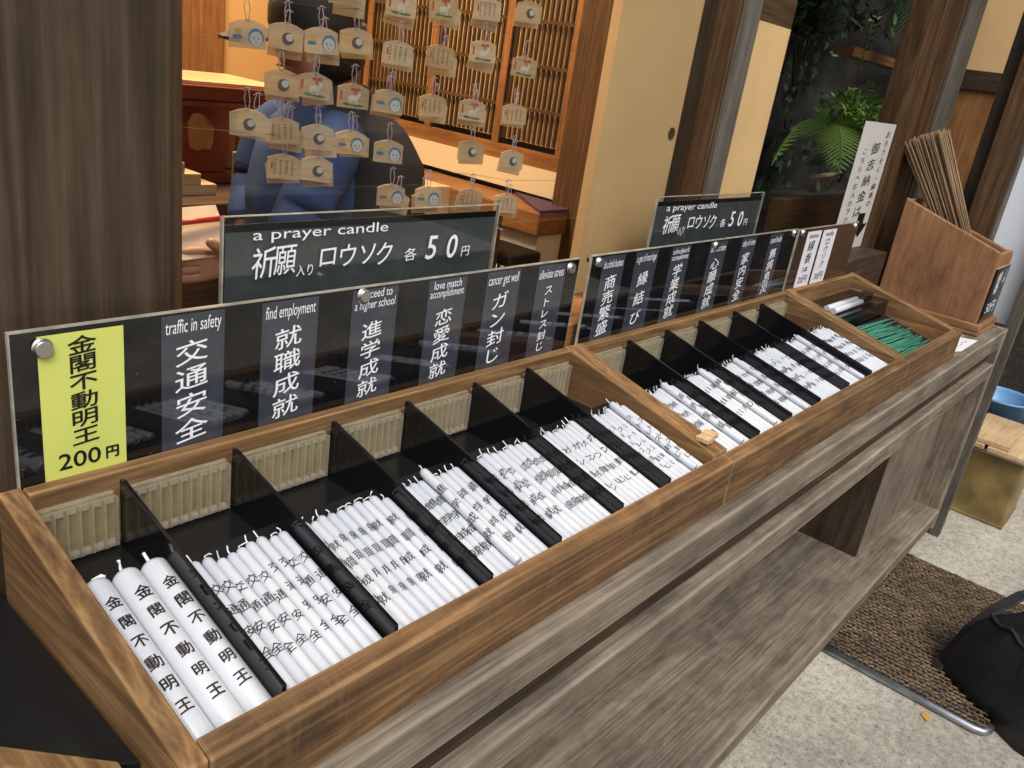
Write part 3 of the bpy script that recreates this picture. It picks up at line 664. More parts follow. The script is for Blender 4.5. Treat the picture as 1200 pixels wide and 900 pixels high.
# notice on the garden window
nt_ = thing('notice', 'white paper notice with handwritten column text and a down arrow on the window', 'notice', (2.27, .404, .05))
part(MB().box(2.125, 2.385, .4005, .4015, .085, .452), 'sheet', plain('notice_paper', (.52, .50, .47), .6, var=.05, vscale=12), nt_)
bm = bmesh.new()
column('おろうそく・線香の', 2.340, .435, .215, .020, .4000, 1.9, .004, .10, bm)
column('御志納金は', 2.262, .405, .185, .034, .4000, 1.9, .008, .12, bm)
column('こちらへお入れ下さい', 2.185, .385, .150, .019, .4000, 1.9, .004, .10, bm)
bm2 = bmesh.new()
ink(bm, 'handwriting', INK, nt_)
ar = MB(); ar.box(2.285, 2.340, .3994, .4002, .168, .200); ar.prism([(2.262, .168), (2.378, .168), (2.328, .128)], 1, .3994, .4002)
part(ar, 'arrow', INK, nt_)

# ------------------------------------------------------------------ added shading roof and inner room
rf = thing('roof', 'unseen wooden roof and eave added to shade the stall', 'roof', (.3, 2, 1.62))  # out-of-view slabs put in to keep room and facade darker from above
part(MB().box(-1.4, 1.72, .25, 4.2, 1.62, 1.72), 'added_room_roof', DARK[0], rf)
part(MB().box(1.7205, 3.6, .25, .62, 1.62, 1.72), 'eave', DARK[0], rf)
solo(MB().box(-1.2, 1.7, .53, 2.05, -.78, -.72), 'room_floor', ORANGE[0], 'wooden floor inside the ticket room', 'floor')['kind'] = 'structure'
iw = thing('room_wall', 'orange back wall inside the ticket room with a brown corner upright', 'wall', (.4, 1.93, -.72))
part(MB().box(-1.2, 1.70, 1.92, 1.96, -.72, 1.6), 'wall_panel', plain('room_wall_panel', (.66, .40, .17), .6, var=.05, vscale=3), iw)
part(MB().box(1.03, 1.165, 1.895, 1.919, -.72, 1.6), 'upright', ORANGE[2], iw)
solo(MB().box(-1.25, -1.2, .53, 1.96, -.72, 1.6), 'side_wall', ORANGE[1], 'left side wall inside the ticket room', 'wall')
solo(MB().box(.175, 1.60, .475, .49, -.72, .0), 'parapet', plain('white_plaster', (.55, .55, .53), .7, var=.05), 'white parapet wall below the ticket window inside', 'wall')
sw = thing('lattice_screen', 'wooden lattice screen of thin upright bars over tan paper on the room side wall', 'lattice screen', (1.62, 1.3, .0))
part(MB().box(1.618, 1.63, .80, 1.80, .26, 1.6), 'backing', plain('lattice_paper', (.74, .53, .27), .6, var=.06, vscale=5), sw)
lb = MB(); n = 46
for i in range(n): y = .985 + (1.80 - .985) * i / n; lb.box(1.609, 1.617, y, y + .0065, .262, 1.6)
part(lb, 'upright_bars', BROWN[2], sw)['kind'] = 'stuff'
lb = MB()
for z in (.345, .455, .565, .68): lb.box(1.6005, 1.6028, .97, 1.80, z, z + .009)
part(lb, 'crossbars', BROWN[1], sw)
for y in (.975, 1.205, 1.48, 1.775): part(MB().box(1.594, 1.6000, y, y + .024, .245, 1.6), 'stile', ORANGE[2], sw)
part(MB().box(1.592, 1.6165, .96, 1.82, .205, .2445), 'bottom_rail', ORANGE[1], sw)
part(MB().box(1.590, 1.6165, 1.805, 1.86, .0, 1.6), 'end_post', DARK[2], sw)
solo(MB().box(1.64, 1.70, .50, 1.95, -.72, 1.6), 'side_wall', DARK[1], 'dark side wall behind the lattice screen', 'wall')
solo(MB().box(1.585, 1.637, .93, 1.86, .135, .2045), 'cream_board', plain('cream_board', (.78, .68, .50), .5), 'cream coloured board along the wall under the lattice screen', 'board')
lc = thing('low_counter', 'low counter with a brown top and white front under the cream board', 'counter', (1.52, 1.38, -.72))
part(MB().box(1.435, 1.60, .895, 1.86, .062, .120), 'counter_top', ORANGE[1], lc, .003)
part(MB().box(1.455, 1.60, .905, 1.86, -.72, .0615), 'counter_front', plain('white_panel', (.66, .65, .61), .6, var=.04), lc)
solo(MB().box(1.555, 1.64, .855, .955, -.72, 1.6), 'post', BROWN[2], 'brown inner post at the near end of the lattice screen', 'post', None, .003)
solo(MB().box(1.60, 1.64, .52, .84, -.72, 1.6), 'wall_board', DARK[2], 'dark fill for the shaded open space between inner post and tan sliding door', 'dark fill')  # dark wood colour stands in for an unlit opening
PURP = plain('purple_cloth', (.075, .035, .085), .7, var=.2, vscale=30)
solo(MB().prism([(1.435, .895), (1.595, .895), (1.597, 1.12)], 2, .1205, .128), 'purple_cloth', PURP, 'purple cloth draped on the low counter near the inner post', 'cloth')
lm = thing('ceiling_lamp', 'warm ceiling lamp lighting the ticket room', 'lamp', (.75, 1.35, 1.45))
part(MB().lathe([(.24, 1.44), (.25, 1.46), (.25, 1.50), (.20, 1.52)], 24, (.75, 1.35, 0)), 'lamp_shade', plain('lamp_glow', (1, .8, .5), .5, emit=((1.0, .73, .44), 68.0)), lm)
part(MB().tube([(.75, 1.35, 1.52), (.75, 1.35, 1.62)], .02), 'lamp_stem', METAL, lm)

# red lacquer offering stand on a wooden shelf
solo(MB().box(.20, 1.02, 1.10, 1.55, -.70, .125), 'shelf_cabinet', BROWN[0], 'brown wooden cabinet under the red offering stand', 'cabinet', None, .004)
RED = plain('red_lacquer', (.17, .028, .016), .25, coat=.4, var=.12, vscale=10)
rs = thing('offering_stand', 'red lacquer offering stand with a shaped window hole on the wooden cabinet', 'offering stand', (.72, 1.3, .126))
bm = bmesh.new()
out = [(.50, .285), (.50, .150), (.80, .150), (.825, .285)]
hole = [(.722, .268), (.738, .272), (.760, .262), (.771, .245), (.770, .215), (.764, .196), (.742, .190), (.716, .200), (.712, .228), (.712, .252)]
vo = [bm.verts.new((x, 1.29, z)) for x, z in out]; vh = [bm.verts.new((x, 1.29, z)) for x, z in hole]
es = [bm.edges.new((vo[i], vo[(i+1) % 4])) for i in range(4)] + [bm.edges.new((vh[i], vh[(i+1) % len(vh)])) for i in range(len(vh))]
bmesh.ops.triangle_fill(bm, edges=es, use_beauty=True)
ex = bmesh.ops.extrude_face_region(bm, geom=bm.faces[:]); bmesh.ops.translate(bm, vec=(0, .02, 0), verts=[v for v in ex['geom'] if isinstance(v, bmesh.types.BMVert)])
mb = MB(); mb.bm.free(); mb.bm = bm; part(mb, 'front_board', RED, rs)
part(MB().box(.83, .86, 1.295, 1.52, .150, .285), 'side_board', RED, rs, .003)
part(MB().box(.44, .97, 1.26, 1.54, .2855, .300), 'rim_board', RED, rs, .003)
part(MB().hexa([(.44, 1.255, .3005), (.97, 1.255, .3005), (.97, 1.545, .3005), (.44, 1.545, .3005), (.42, 1.24, .330), (.99, 1.24, .330), (.99, 1.56, .330), (.42, 1.56, .330)]), 'tray_top', RED, rs, .003)
part(MB().box(.45, .88, 1.27, 1.53, .127, .149), 'base', RED, rs, .003)
solo(MB().box(.46, .95, 1.27, 1.53, .3305, .336), 'offering_board', PALE[0], 'pale wooden board lying on top of the red offering stand', 'board')
for i, (x, z) in enumerate(((.60, .126), (.585, .1475), (.57, .169))):
    solo(MB().box(x - .09, x + .108 - .02 * i, 1.17, 1.252, z, z + .021), 'wooden_plaque', PALE[0], ['lowest', 'middle', 'top'][i] + ' pale wooden plaque in the stack in front of the red stand', 'plaque', 'stacked wooden plaques', .001)
fr = thing('picture_frame', 'small framed picture leaning beside the red offering stand', 'picture frame', (.745, 1.11, .126))
part(MB().box(.710, .800, 1.115, 1.122, .127, .222), 'frame', plain('gilt_frame', (.42, .36, .22), .5), fr, .002)
part(MB().box(.722, .788, 1.1125, 1.1148, .138, .210), 'picture', plain('picture_paper', (.16, .12, .06), .5, var=.5, vscale=60), fr)

# ------------------------------------------------------------------ stool and small boxes
st = thing('stool', 'black padded stool in the room behind the grey price sign', 'stool', (1.42, .98, -.72))
BLK = plain('black_vinyl', (.008, .008, .009), .4)
part(MB().box(1.30, 1.425, .86, 1.0, .0, .032), 'seat', BLK, st, .008)
for x in (1.315, 1.41):
    for y in (.875, .985): part(MB().tube([(x, y, .0), (x, y, -.72)], .009), 'leg', METAL, st)
cb = thing('small_box', 'small cardboard box with a blue hooded face drawn on it on the low counter', 'box', (1.12, .95, .05))
part(MB().box(1.02, 1.12, .91, 1.0, .121, .190), 'carton', PALE[0], cb, .001)
solo(MB().box(.93, 1.30, .90, 1.10, -.72, .1205), 'side_table', BROWN[0], 'brown side table holding the small box inside the room', 'table')
solo(MB().box(.99, 1.16, 1.02, 1.09, .1212, .150), 'plaque_stack', PALE[1], 'flat stack of pale plaques behind the small box', 'plaques')

# ================================================================== EMA PLAQUE REFLECTIONS, BUILT AS HANGING BOARDS
HOODB = plain('blue_paint', (.05, .22, .42), .6); FACEW = plain('white_paint', (.72, .70, .64), .6); REDP = plain('red_paint', (.55, .09, .05), .6)
GRNP = plain('green_paint', (.06, .22, .06), .6); YELP = plain('yellow_paint', (.60, .40, .06), .6); GRYP = plain('grey_ink', (.10, .085, .10), .7)
CORD = plain('pale_cord', (.52, .46, .55), .8)
EMAW = [wood('reflected_wood_a', (.46, .33, .18), (.58, .43, .255), (.68, .53, .34), 0, fine=500, rough=.6, stain=(.33, .23, .12), stain_amt=.2), wood('reflected_wood_b', (.50, .39, .25), (.64, .51, .34), (.74, .62, .43), 0, fine=500, rough=.6, stain=(.38, .28, .16), stain_amt=.2)]
for _m in EMAW + [HOODB, FACEW, REDP, GRNP, YELP, GRYP, CORD]:
    _m.node_tree.nodes['Principled BSDF'].inputs['Alpha'].default_value = .54  # half clear, so the boards imitate reflections in the glass
EW, EH = .040, .031
def disc(mb, cx, cz, rx_, rz, y, n=16, a0=0, a1=2*math.pi):
    pts = [(cx + rx_*math.cos(a0 + (a1-a0)*k/n), cz + rz*math.sin(a0 + (a1-a0)*k/n)) for k in range(n + (0 if a1-a0 > 6.2 else 1))]
    mb.prism(pts, 1, y, y + .0002); return mb
def ema_meshes():
    bd = MB().prism([(-EW/2, 0), (EW/2, 0), (EW/2, EH*.80), (EW*.28, EH*.92), (0, EH), (-EW*.28, EH*.92), (-EW/2, EH*.80)], 1, -.002, .002).mesh('board')
    co = MB().tube([(-.001, -.0025, EH*.9), (-.0035, -.002, EH*.9 + .014), (-.001, 0, EH*.9 + .026)], .0006, 5).tube([(.001, -.0025, EH*.9), (.003, -.002, EH*.9 + .013), (.001, 0, EH*.9 + .026)], .0006, 5)
    co.tube([(-.005, -.001, EH*.9 + .022), (0, -.002, EH*.9 + .026), (.005, -.001, EH*.9 + .024)], .0008, 5)
    return bd, co.mesh('cord')
EB, EC = ema_meshes()
Y0 = -.00225
def design(k):
    out = []
    if k == 0:      # blue hooded face, yellow and blue brush marks
        m = MB(); disc(m, .009, .0125, .0085, .0095, Y0 - .0002); out.append((m.mesh('hood'), HOODB, 'hood'))
        m = MB(); disc(m, .009, .0108, .0070, .0078, Y0 - .0005); out.append((m.mesh('face'), FACEW, 'face'))
        m = MB(); disc(m, .0065, .0115, .0009, .0011, Y0 - .0008, 8); disc(m, .0115, .0115, .0009, .0011, Y0 - .0008, 8); m.box(.008, .010, Y0 - .0008, Y0 - .0006, .0070, .0076); out.append((m.mesh('eyes'), GRYP, 'eyes'))
        m = MB(); disc(m, -.010, .018, .004, .0025, Y0 - .0002, 9); out.append((m.mesh('yellow_mark'), YELP, 'yellow_mark'))
        m = MB(); disc(m, -.011, .0115, .006, .0018, Y0 - .0002, 9); m.box(-.016, -.007, Y0 - .0002, Y0, .0125, .0140); out.append((m.mesh('blue_mark'), HOODB, 'blue_mark'))
    if k == 1:      # white horse, red bow, green grass
        m = MB(); disc(m, 0, .0125, .0062, .0036, Y0 - .0003); m.prism([(.003, .013), (.0072, .020), (.0098, .0185), (.0062, .011)], 1, Y0 - .0003, Y0 - .0001)
        for x in (-.005, -.003, .003, .005): m.box(x - .0006, x + .0006, Y0 - .0003, Y0 - .0001, .0050, .0110)
        out.append((m.mesh('horse'), FACEW, 'horse'))
        m = MB(); disc(m, -.0008, .0235, .0032, .0020, Y0 - .0003, 8); disc(m, .0055, .0238, .0034, .0022, Y0 - .0004, 8); m.box(.001, .0035, Y0 - .0003, Y0 - .0001, .018, .023); out.append((m.mesh('bow'), REDP, 'bow'))
        m = MB(); disc(m, -.007, .0048, .006, .0018, Y0 - .0003, 9); disc(m, .006, .0040, .008, .0016, Y0 - .0003, 9); out.append((m.mesh('grass'), GRNP, 'grass'))
        m = MB(); m.box(-.0165, -.0140, Y0 - .0003, Y0 - .0001, .010, .021); out.append((m.mesh('seal'), REDP, 'seal'))
    if k == 2:      # dark round emblem
        m = MB(); disc(m, .002, .013, .0070, .0070, Y0 - .0002); out.append((m.mesh('emblem'), GRYP, 'emblem'))
        m = MB(); disc(m, .004, .0145, .0042, .0042, Y0 - .0005); out.append((m.mesh('emblem_light'), FACEW, 'emblem_light'))
    if k == 3:      # written lines
        rn = random.Random(5); m = MB()
        for x in (-.011, -.004, .003, .010):
            z = .023
            while z > .006:
                h = rn.uniform(.0012, .0026); ww = rn.uniform(.0008, .0018); m.box(x - ww, x + ww, Y0 - .0002, Y0, z - h*.45, z); z -= h + .0006
        out.append((m.mesh('writing'), GRYP, 'writing'))
        m = MB(); m.box(-.0155, -.0135, Y0 - .0003, Y0 - .0001, .012, .020); out.append((m.mesh('seal'), REDP, 'seal'))
    return out
DES = [design(k) for k in range(4)]
DN = ['with a blue hooded face', 'with a red bow and white horse', 'with a dark round emblem', 'with grey handwriting']
ROWS = [(.520, [(.561, .517, 1), (.638, .524, 1), (.726, .533, 3), (.818, .541, 2), (.47, .52, 3)]),
        (.46, [(.337, .456, 0), (.387, .459, 2), (.439, .460, 0), (.491, .465, 2), (.562, .458, 3), (.641, .461, 3), (.727, .476, 1), (.824, .463, 1)]),
        (.40, [(.385, .407, 2), (.431, .407, 1), (.493, .399, 1), (.553, .396, 0), (.636, .395, 3), (.718, .393, 1), (.817, .392, 3)]),
        (.34, [(.340, .360, 2), (.389, .352, 3), (.441, .346, 2), (.494, .341, 0), (.561, .330, 0), (.727, .334, 2), (.826, .321, 2)]),
        (.28, [(.392, .309, 3), (.441, .306, 2), (.573, .270, 0), (.647, .266, 0), (.737, .261, 3), (.825, .251, 3)])]
RN = ['top', 'second', 'third', 'fourth', 'bottom']
WIRE = plain('wire', (.10, .09, .08), .4, metal=.8)  # wires added to carry the reflected plaques
for ri, (zr, items) in enumerate(ROWS):
    items = sorted(items)
    pts = [(.175, .50, items[0][1] + .045)] + [(x, .50, z + EH*.4 + .0245) for x, z, d in items] + [(.96, .50, items[-1][1] + .035)]
    solo(MB().tube(pts, .00028, 5), 'added_wire', WIRE, 'thin added wire carrying the %s row of plaque reflections' % RN[ri], 'wire', 'wires of the plaque rows')
    for i, (x, z, d) in enumerate(items):
        t = thing('plaque_reflection', 'reflected wooden plaque %s, %s from left in %s row' % (DN[d], ORD[i], RN[ri]), 'prayer plaque', (x, .5, z - EH*.5), 'plaque reflections built behind the pane', (0, random.uniform(-.06, .06), random.uniform(-.62, -.42)))
        o = link('board', EB.copy(), EMAW[(i + ri) % 2], t); link('cord', EC, CORD, t)
        for me, m, nm in DES[d]: link(nm, me, m, t)
        if (i * 3 + ri) % 7 != 1:      # a second board repeats the pane's doubled reflection
            t2 = thing('plaque_reflection', 'doubled plaque reflection behind the %s plaque from left in %s row' % (ORD[i], RN[ri]), 'prayer plaque', (x + random.uniform(.006, .018), .512, z - EH*random.uniform(.62, .92)), 'doubled reflections behind', (0, random.uniform(-.14, .14), random.uniform(-.7, -.3)))
            link('board', EB.copy(), EMAW[(i + 1) % 2], t2); link('cord', EC, CORD, t2)

# ================================================================== PERSON
def skin(name, pts, edges, root, m, parent=None, sub=2, off=(0, 0, 0)):
    me = bpy.data.meshes.new(name); me.from_pydata([Vector(p[:3]) - Vector(off) for p in pts], edges, [])
    o = link(name, me, m, parent)
    sm = o.modifiers.new('skin', 'SKIN'); sm.use_smooth_shade = True
    for i, p in enumerate(pts):
        r = p[3] if len(p) == 4 else p[3:5]
        me.skin_vertices[0].data[i].radius = (r, r) if not isinstance(r, tuple) else r
    me.skin_vertices[0].data[root].use_root = True
    s = o.modifiers.new('subsurf', 'SUBSURF'); s.levels = sub; s.render_levels = sub
    return o
SKINM = plain('skin', (.42, .235, .155), .5, var=.06, vscale=30)
BLUE = plain('blue_work_jacket', (.024, .058, .175), .85, var=.18, vscale=16, bump=.45, bscale=34)
NAVY = plain('black_vest', (.012, .012, .016), .75, var=.2, vscale=12, bump=.3, bscale=40)
CAPM = plain('black_cap', (.010, .010, .011), .7, bump=.2)
PO = Vector((.90, .95, -.72))
HX, HZ = .765, .452
body = [(.84, .95, -.10, .10), (.82, .95, .05, .10), (.815, .95, .20, .085), (.815, .95, .300, .055), (.815, .95, .345, .045), (.805, .95, .380, .040), (HX + .01, .95, HZ - .035, .060, .062), (HX, .95, HZ + .01, .070, .072), (HX, .95, HZ + .055, .050),
        (.755, .875, .290, .026), (.625, .795, .140, .034), (.585, .80, .110, .031), (.520, .80, .098, .024), (.478, .80, .099, .030, .026),
        (.80, 1.04, .285, .026), (.74, 1.08, .165, .036), (.70, 1.04, .09, .031), (.66, 1.0, .06, .026),
        (.87, .87, -.14, .085), (.70, .86, -.15, .070), (.60, .86, -.17, .062), (.60, .86, -.45, .050), (.60, .86, -.66, .042), (.50, .86, -.695, .030),
        (.87, 1.03, -.14, .085), (.70, 1.04, -.15, .070), (.60, 1.04, -.17, .062), (.60, 1.04, -.45, .050), (.60, 1.04, -.66, .042), (.50, 1.04, -.695, .030)]
be = [(0,1),(1,2),(2,3),(3,4),(4,5),(5,6),(6,7),(7,8),(3,9),(9,10),(10,11),(11,12),(12,13),(3,14),(14,15),(15,16),(16,17),(0,18),(18,19),(19,20),(20,21),(21,22),(22,23),(0,24),(24,25),(25,26),(26,27),(27,28),(28,29)]
body += [(HX - .062, .95, HZ - .012, .017), (HX - .080, .95, HZ - .020, .009), (HX - .04, .95, HZ - .072, .026)]; be += [(6, 30), (30, 31), (6, 32)]   # nose, chin
hx = 13
for k, (dz, L_) in enumerate(((.022, .9), (.008, 1.0), (-.006, .95), (-.019, .8))):      # four fingers curled behind the paper
    b0 = len(body)
    body += [(.452 - .004 * L_, .795, .100 + dz, .0108), (.428 - .006 * L_, .800, .097 + dz * .95, .0096), (.420, .822, .094 + dz * .9, .0086), (.436, .838, .094 + dz * .85, .0078)]
    be += [(hx, b0), (b0, b0+1), (b0+1, b0+2), (b0+2, b0+3)]
b0 = len(body); body += [(.482, .778, .122, .0112), (.462, .768, .138, .0095), (.447, .766, .146, .0080)]; be += [(12, b0), (b0, b0+1), (b0+1, b0+2)]
per = skin('person', body, be, 0, SKINM, None, 2, PO); per.location = PO
tag(per, 'seated person in a blue work jacket and black cap facing left and holding papers', 'person')
def loft(rings, n=40, crease=0.0, seed=0):
    mb = MB(); rr = []
    for cx, cy, cz, rx_, ry_ in rings:
        ring = []
        for k in range(n):
            a = 2*math.pi*k/n; f = 1 + crease * (mn.noise(Vector((math.cos(a)*2.2, math.sin(a)*2.2, cz*9 + seed))) + .5 * mn.noise(Vector((math.cos(a)*5, math.sin(a)*5, cz*22 + seed))))
            ring.append(mb.bm.verts.new((cx + rx_*f*math.cos(a), cy + ry_*f*math.sin(a), cz)))
        rr.append(ring)
    for a, b in zip(rr, rr[1:]):
        for k in range(n):
            f = mb.bm.faces.new((a[k], a[(k+1) % n], b[(k+1) % n], b[k])); f.smooth = True
    mb.bm.faces.new(rr[0][::-1]); mb.bm.faces.new(rr[-1]); return mb
def dense(rings, m_=4):
    out = []
    for a, b in zip(rings, rings[1:]):
        for k in range(m_): out.append(tuple(a[i] + (b[i] - a[i]) * k / m_ for i in range(5)))
    return out + [rings[-1]]
part(loft(dense([(.80, .95, -.12, .125, .13), (.785, .95, .05, .128, .140), (.785, .95, .17, .122, .145), (.795, .95, .255, .112, .140), (.805, .95, .305, .095, .120), (.810, .95, .340, .068, .080), (.808, .95, .372, .050, .056)], 8), 60, .055, 1), 'jacket', BLUE, per)
def sleeve(pts, rs, name='sleeve'):
    P = []; Rr = []
    for (a, b), (r0, r1) in zip(zip(pts, pts[1:]), zip(rs, rs[1:])):
        for k in range(7): P.append(Vector(a).lerp(Vector(b), k/7)); Rr.append(r0 + (r1 - r0)*k/7)
    P.append(Vector(pts[-1])); Rr.append(rs[-1])
    Rr = [r * (1 + .07 * mn.noise(Vector((i*.9, r*30, 3)))) for i, r in enumerate(Rr)]
    P = [p + Vector((0, .004 * mn.noise(Vector((i*1.1, 2, 2))), 0)) for i, p in enumerate(P)]
    part(MB().tube(P, Rr, 24), name, BLUE, per)
sleeve([(.755, .850, .305), (.705, .815, .265), (.655, .800, .195), (.622, .795, .130), (.590, .80, .106), (.556, .80, .101)], [.046, .054, .049, .046, .040, .036])
sleeve([(.80, 1.055, .300), (.77, 1.08, .26), (.74, 1.08, .17), (.70, 1.04, .095)], [.052, .056, .048, .042])
part(loft(dense([(.858, .915, -.12, .108, .160), (.856, .915, .06, .112, .170), (.852, .915, .18, .108, .176), (.846, .925, .262, .102, .172), (.832, .935, .315, .094, .146), (.826, .945, .350, .068, .096), (.820, .95, .384, .050, .060)], 8), 60, .05, 4), 'vest', NAVY, per)
tr = [(.87, .95, -.13, .12), (.87, .87, -.15, .10), (.70, .86, -.16, .088), (.60, .86, -.18, .078), (.60, .86, -.45, .066), (.60, .86, -.64, .060), (.87, 1.03, -.15, .10), (.70, 1.04, -.16, .088), (.60, 1.04, -.18, .078), (.60, 1.04, -.45, .066), (.60, 1.04, -.64, .060)]
skin('trousers', tr, [(0,1),(1,2),(2,3),(3,4),(4,5),(0,6),(6,7),(7,8),(8,9),(9,10)], 0, NAVY, per, 2, PO)
CT = Matrix.Translation(Vector((HX + .002, .95, HZ + .012)) - PO) @ Matrix.Rotation(R_(-10), 4, 'Y')
cp = MB(); cp.lathe([(.080, 0), (.083, .02), (.080, .045), (.068, .072), (.038, .092), (.005, .098)], 24)
me = cp.mesh('cap'); me.transform(CT); link('cap', me, CAPM, per)
br = MB(); pts = [(-.070, -.074), (-.105, -.070), (-.15, -.055), (-.18, -.028), (-.188, 0), (-.18, .028), (-.15, .055), (-.105, .070), (-.070, .074), (-.050, .0)]
br.prism(pts, 2, 0, .006); me = br.mesh('cap_brim'); me.transform(CT); link('cap_brim', me, CAPM, per)
hr = MB(); hr.lathe([(.045, -.075), (.072, -.050), (.080, 0), (.078, .02)], 20); me = hr.mesh('hair'); me.transform(Matrix.Translation(Vector((.018, 0, -.004))) @ CT); link('hair', me, plain('black_hair', (.012, .010, .009), .6), per)
for y in (.918, .982):
    part(MB().lathe([(.002, 0), (.006, .002), (.006, .006), (.002, .008)], 10, (HX - .064, y, HZ + .004), 0), 'eye', INK, per)
part(MB().box(HX - .066, HX - .055, .932, .968, HZ - .053, HZ - .050), 'mouth', plain('lips', (.28, .10, .08), .5), per)
part(MB().lathe([(.004, 0), (.014, .003), (.016, .008), (.009, .010)], 14, (HX + .012, .874, HZ - .008), 1), 'ear', SKINM, per)
part(MB().lathe([(.0262, -.007), (.0285, -.005), (.0285, .005), (.0262, .007)], 20, (.517, .80, .098), 0), 'watch_strap', METAL, per)
part(MB().lathe([(.014, -.033), (.015, -.030), (.015, -.026)], 18, (.517, .80, .098), 1), 'watch_face', plain('watch_face', (.02, .022, .03), .2), per)
# what the person sits on and holds
cs = thing('stool', 'plain stool under the seated person in the blue jacket', 'stool', (.92, .95, -.72))
part(MB().box(.80, 1.06, .82, 1.08, -.26, -.225), 'seat', BROWN[0], cs, .004)
for x in (.82, 1.04):
    for y in (.84, 1.06): part(MB().tube([(x, y, -.26), (x, y, -.72)], .014), 'leg', BROWN[2], cs)
pp = MB(); pp.hexa([(.395, .79, .108), (.50, .775, .118), (.505, .84, .182), (.40, .86, .172), (.395, .789, .110), (.50, .774, .120), (.505, .839, .184), (.40, .859, .174)])
solo(pp, 'paper_sheet', plain('cream_paper', (.72, .58, .45), .7, var=.04), 'cream paper sheets held in the hand of the seated person', 'paper')
solo(MB().tube([(.405, .822, .160), (.506, .812, .168)], .0045, 10), 'red_pen', plain('red_plastic', (.45, .02, .02), .3), 'red pen lying across the held papers', 'pen')

# ================================================================== REFLECTED GARDEN, BUILT SOLID BEHIND THE GLASS
solo(MB().box(1.72, 6.5, .50, 1.9, GZ, .02), 'added_bed', ROCK, 'added dark stone bed under the reflected plants behind the window', 'planting bed')['kind'] = 'structure'
def rockwall(u, v):
    b = .14 * mn.noise(Vector((u*2.1, v*2.6, 2))) + .05 * mn.noise(Vector((u*8, v*8, 4)))
    return (u, 1.42 + b - .12 * v, v)
slope('rock_reflection', rockwall, 1.7, 7.5, -.1, 1.7, 110, 40, ROCK)  # rocks mirrored in the pane, modelled as a solid face
def fern(x, y, z, n, L, seed, label, az, m, droop=1.0, spread=.8, lift=.6):
    t = thing('fern', label, 'fern', (x, y, z)); rnd = random.Random(seed)
    for k in range(n):
        a = az + (k - (n-1)/2) * spread + rnd.uniform(-.1, .1); bm = bmesh.new(); prev = None
        N_ = 26; pts = []
        for i in range(N_ + 1):
            s = i / N_; r = L * s * (1 - .18*s); h = L * (lift * s - droop * .75 * s * s)
            pts.append(Vector((math.cos(a) * r, math.sin(a) * r, h)))
        side = (pts[N_//2] - pts[0]).cross(Vector((.62, .62, .48))).normalized()
        mb = MB(); mb.tube(pts, .0025, 5)
        for i in range(2, N_ + 1):
            s = i / N_; wl_ = L * .26 * math.sin(math.pi * min(1, .12 + .9 * s)) ** .8 + .004
            d = (pts[i] - pts[i-1]).normalized()
            for sg in (-1, 1):
                p = pts[i]; q = p + (side * sg + d * .55).normalized() * wl_ - Vector((0, 0, .22 * wl_))
                wv = d * (L / N_ * .42)
                mb.face([p - wv, p + wv, p + (q - p) * .6 + wv * .8, q, p + (q - p) * .6 - wv * .8])
        me = mb.mesh('frond'); link('frond', me, m, t)
fern(3.06, .86, .37, 3, .42, 3, 'reflected bright green fern with two arching fronds low in the garden window', R_(215), LEAFMATS[3], 1.20, .62, .62)  # mirrored plants modelled as real ones behind the pane
fern(3.62, .92, .98, 3, .42, 5, 'reflected dark fern fronds hanging at the top of the garden window', R_(215), LEAFMATS[1], 1.5, .5, .3)
def shrub(name, c, rad, n, size, seed, label, mats, sq=(1, 1, 1)):
    t = thing(name, label, 'shrub', (c[0], c[1], c[2] - rad))
    me = leaf_cloud((0, 0, rad), rad, n, size, seed, sq); [me.materials.append(m) for m in mats]; link('foliage', me, None, t)
    mb = MB()
    for k in range(4): mb.tube([(c[0], c[1], c[2] - rad), (c[0] + .08 * (k - 1.5), c[1] + .02, c[2] + .2 * rad)], [.006, .003], 5)
    part(mb, 'stem', BARK, t)
shrub('shrub', (3.58, .93, .42), .25, 1100, .026, 8, 'reflected leafy bright green shrub beside the fern in the garden window', [LEAFMATS[2], LEAFMATS[3]], (1.5, .8, .75))
shrub('shrub', (3.0, 1.0, .82), .30, 1500, .032, 9, 'reflected dark leafy shrub at the top of the garden window', [LEAFMATS[0], LEAFMATS[1]], (1.7, .7, .62))
iv = bmesh.new(); rnd = random.Random(21)
for k in range(2600):
    x, z = rnd.uniform(1.9, 7), rnd.uniform(0, 1.6)
    if mn.noise(Vector((x * 1.6, z * 2.4, 6))) < .02: continue
    p = Vector(rockwall(x, z)) + Vector((0, -.02 - .03 * rnd.random(), 0)); a = Vector((rnd.gauss(0, 1), rnd.gauss(0, .4), rnd.gauss(0, 1))).normalized(); b_ = a.cross(Vector((rnd.gauss(0, .4), -1, rnd.gauss(0, .4)))).normalized(); q = rnd.uniform(.018, .04)
    f = iv.faces.new([iv.verts.new(v) for v in (p - a*q, p + b_*q*.5, p + a*q, p - b_*q*.5)]); f.material_index = rnd.choice((0, 0, 1))
me = bpy.data.meshes.new('ivy'); iv.to_mesh(me); iv.free(); me.materials.append(LEAFMATS[0]); me.materials.append(LEAFMATS[1])
tag(link('ivy', me, None), 'added dark ivy leaves spread over the reflected rock in the garden window', 'ivy', kind='stuff')
RT = plain('pale_root', (.22, .20, .16), .8)
rt = MB(); rnd = random.Random(4)
for k in range(7):
    x = 3.0 + k * .045; rt.tube([(x, 1.22, .72), (x + rnd.uniform(-.06, .06), 1.19, .60), (x + rnd.uniform(-.10, .10), 1.17, .46)], [.010, .008, .003], 6)
solo(rt, 'tree_root', RT, 'reflected pale hanging roots on the dark rock in the garden window', 'root')
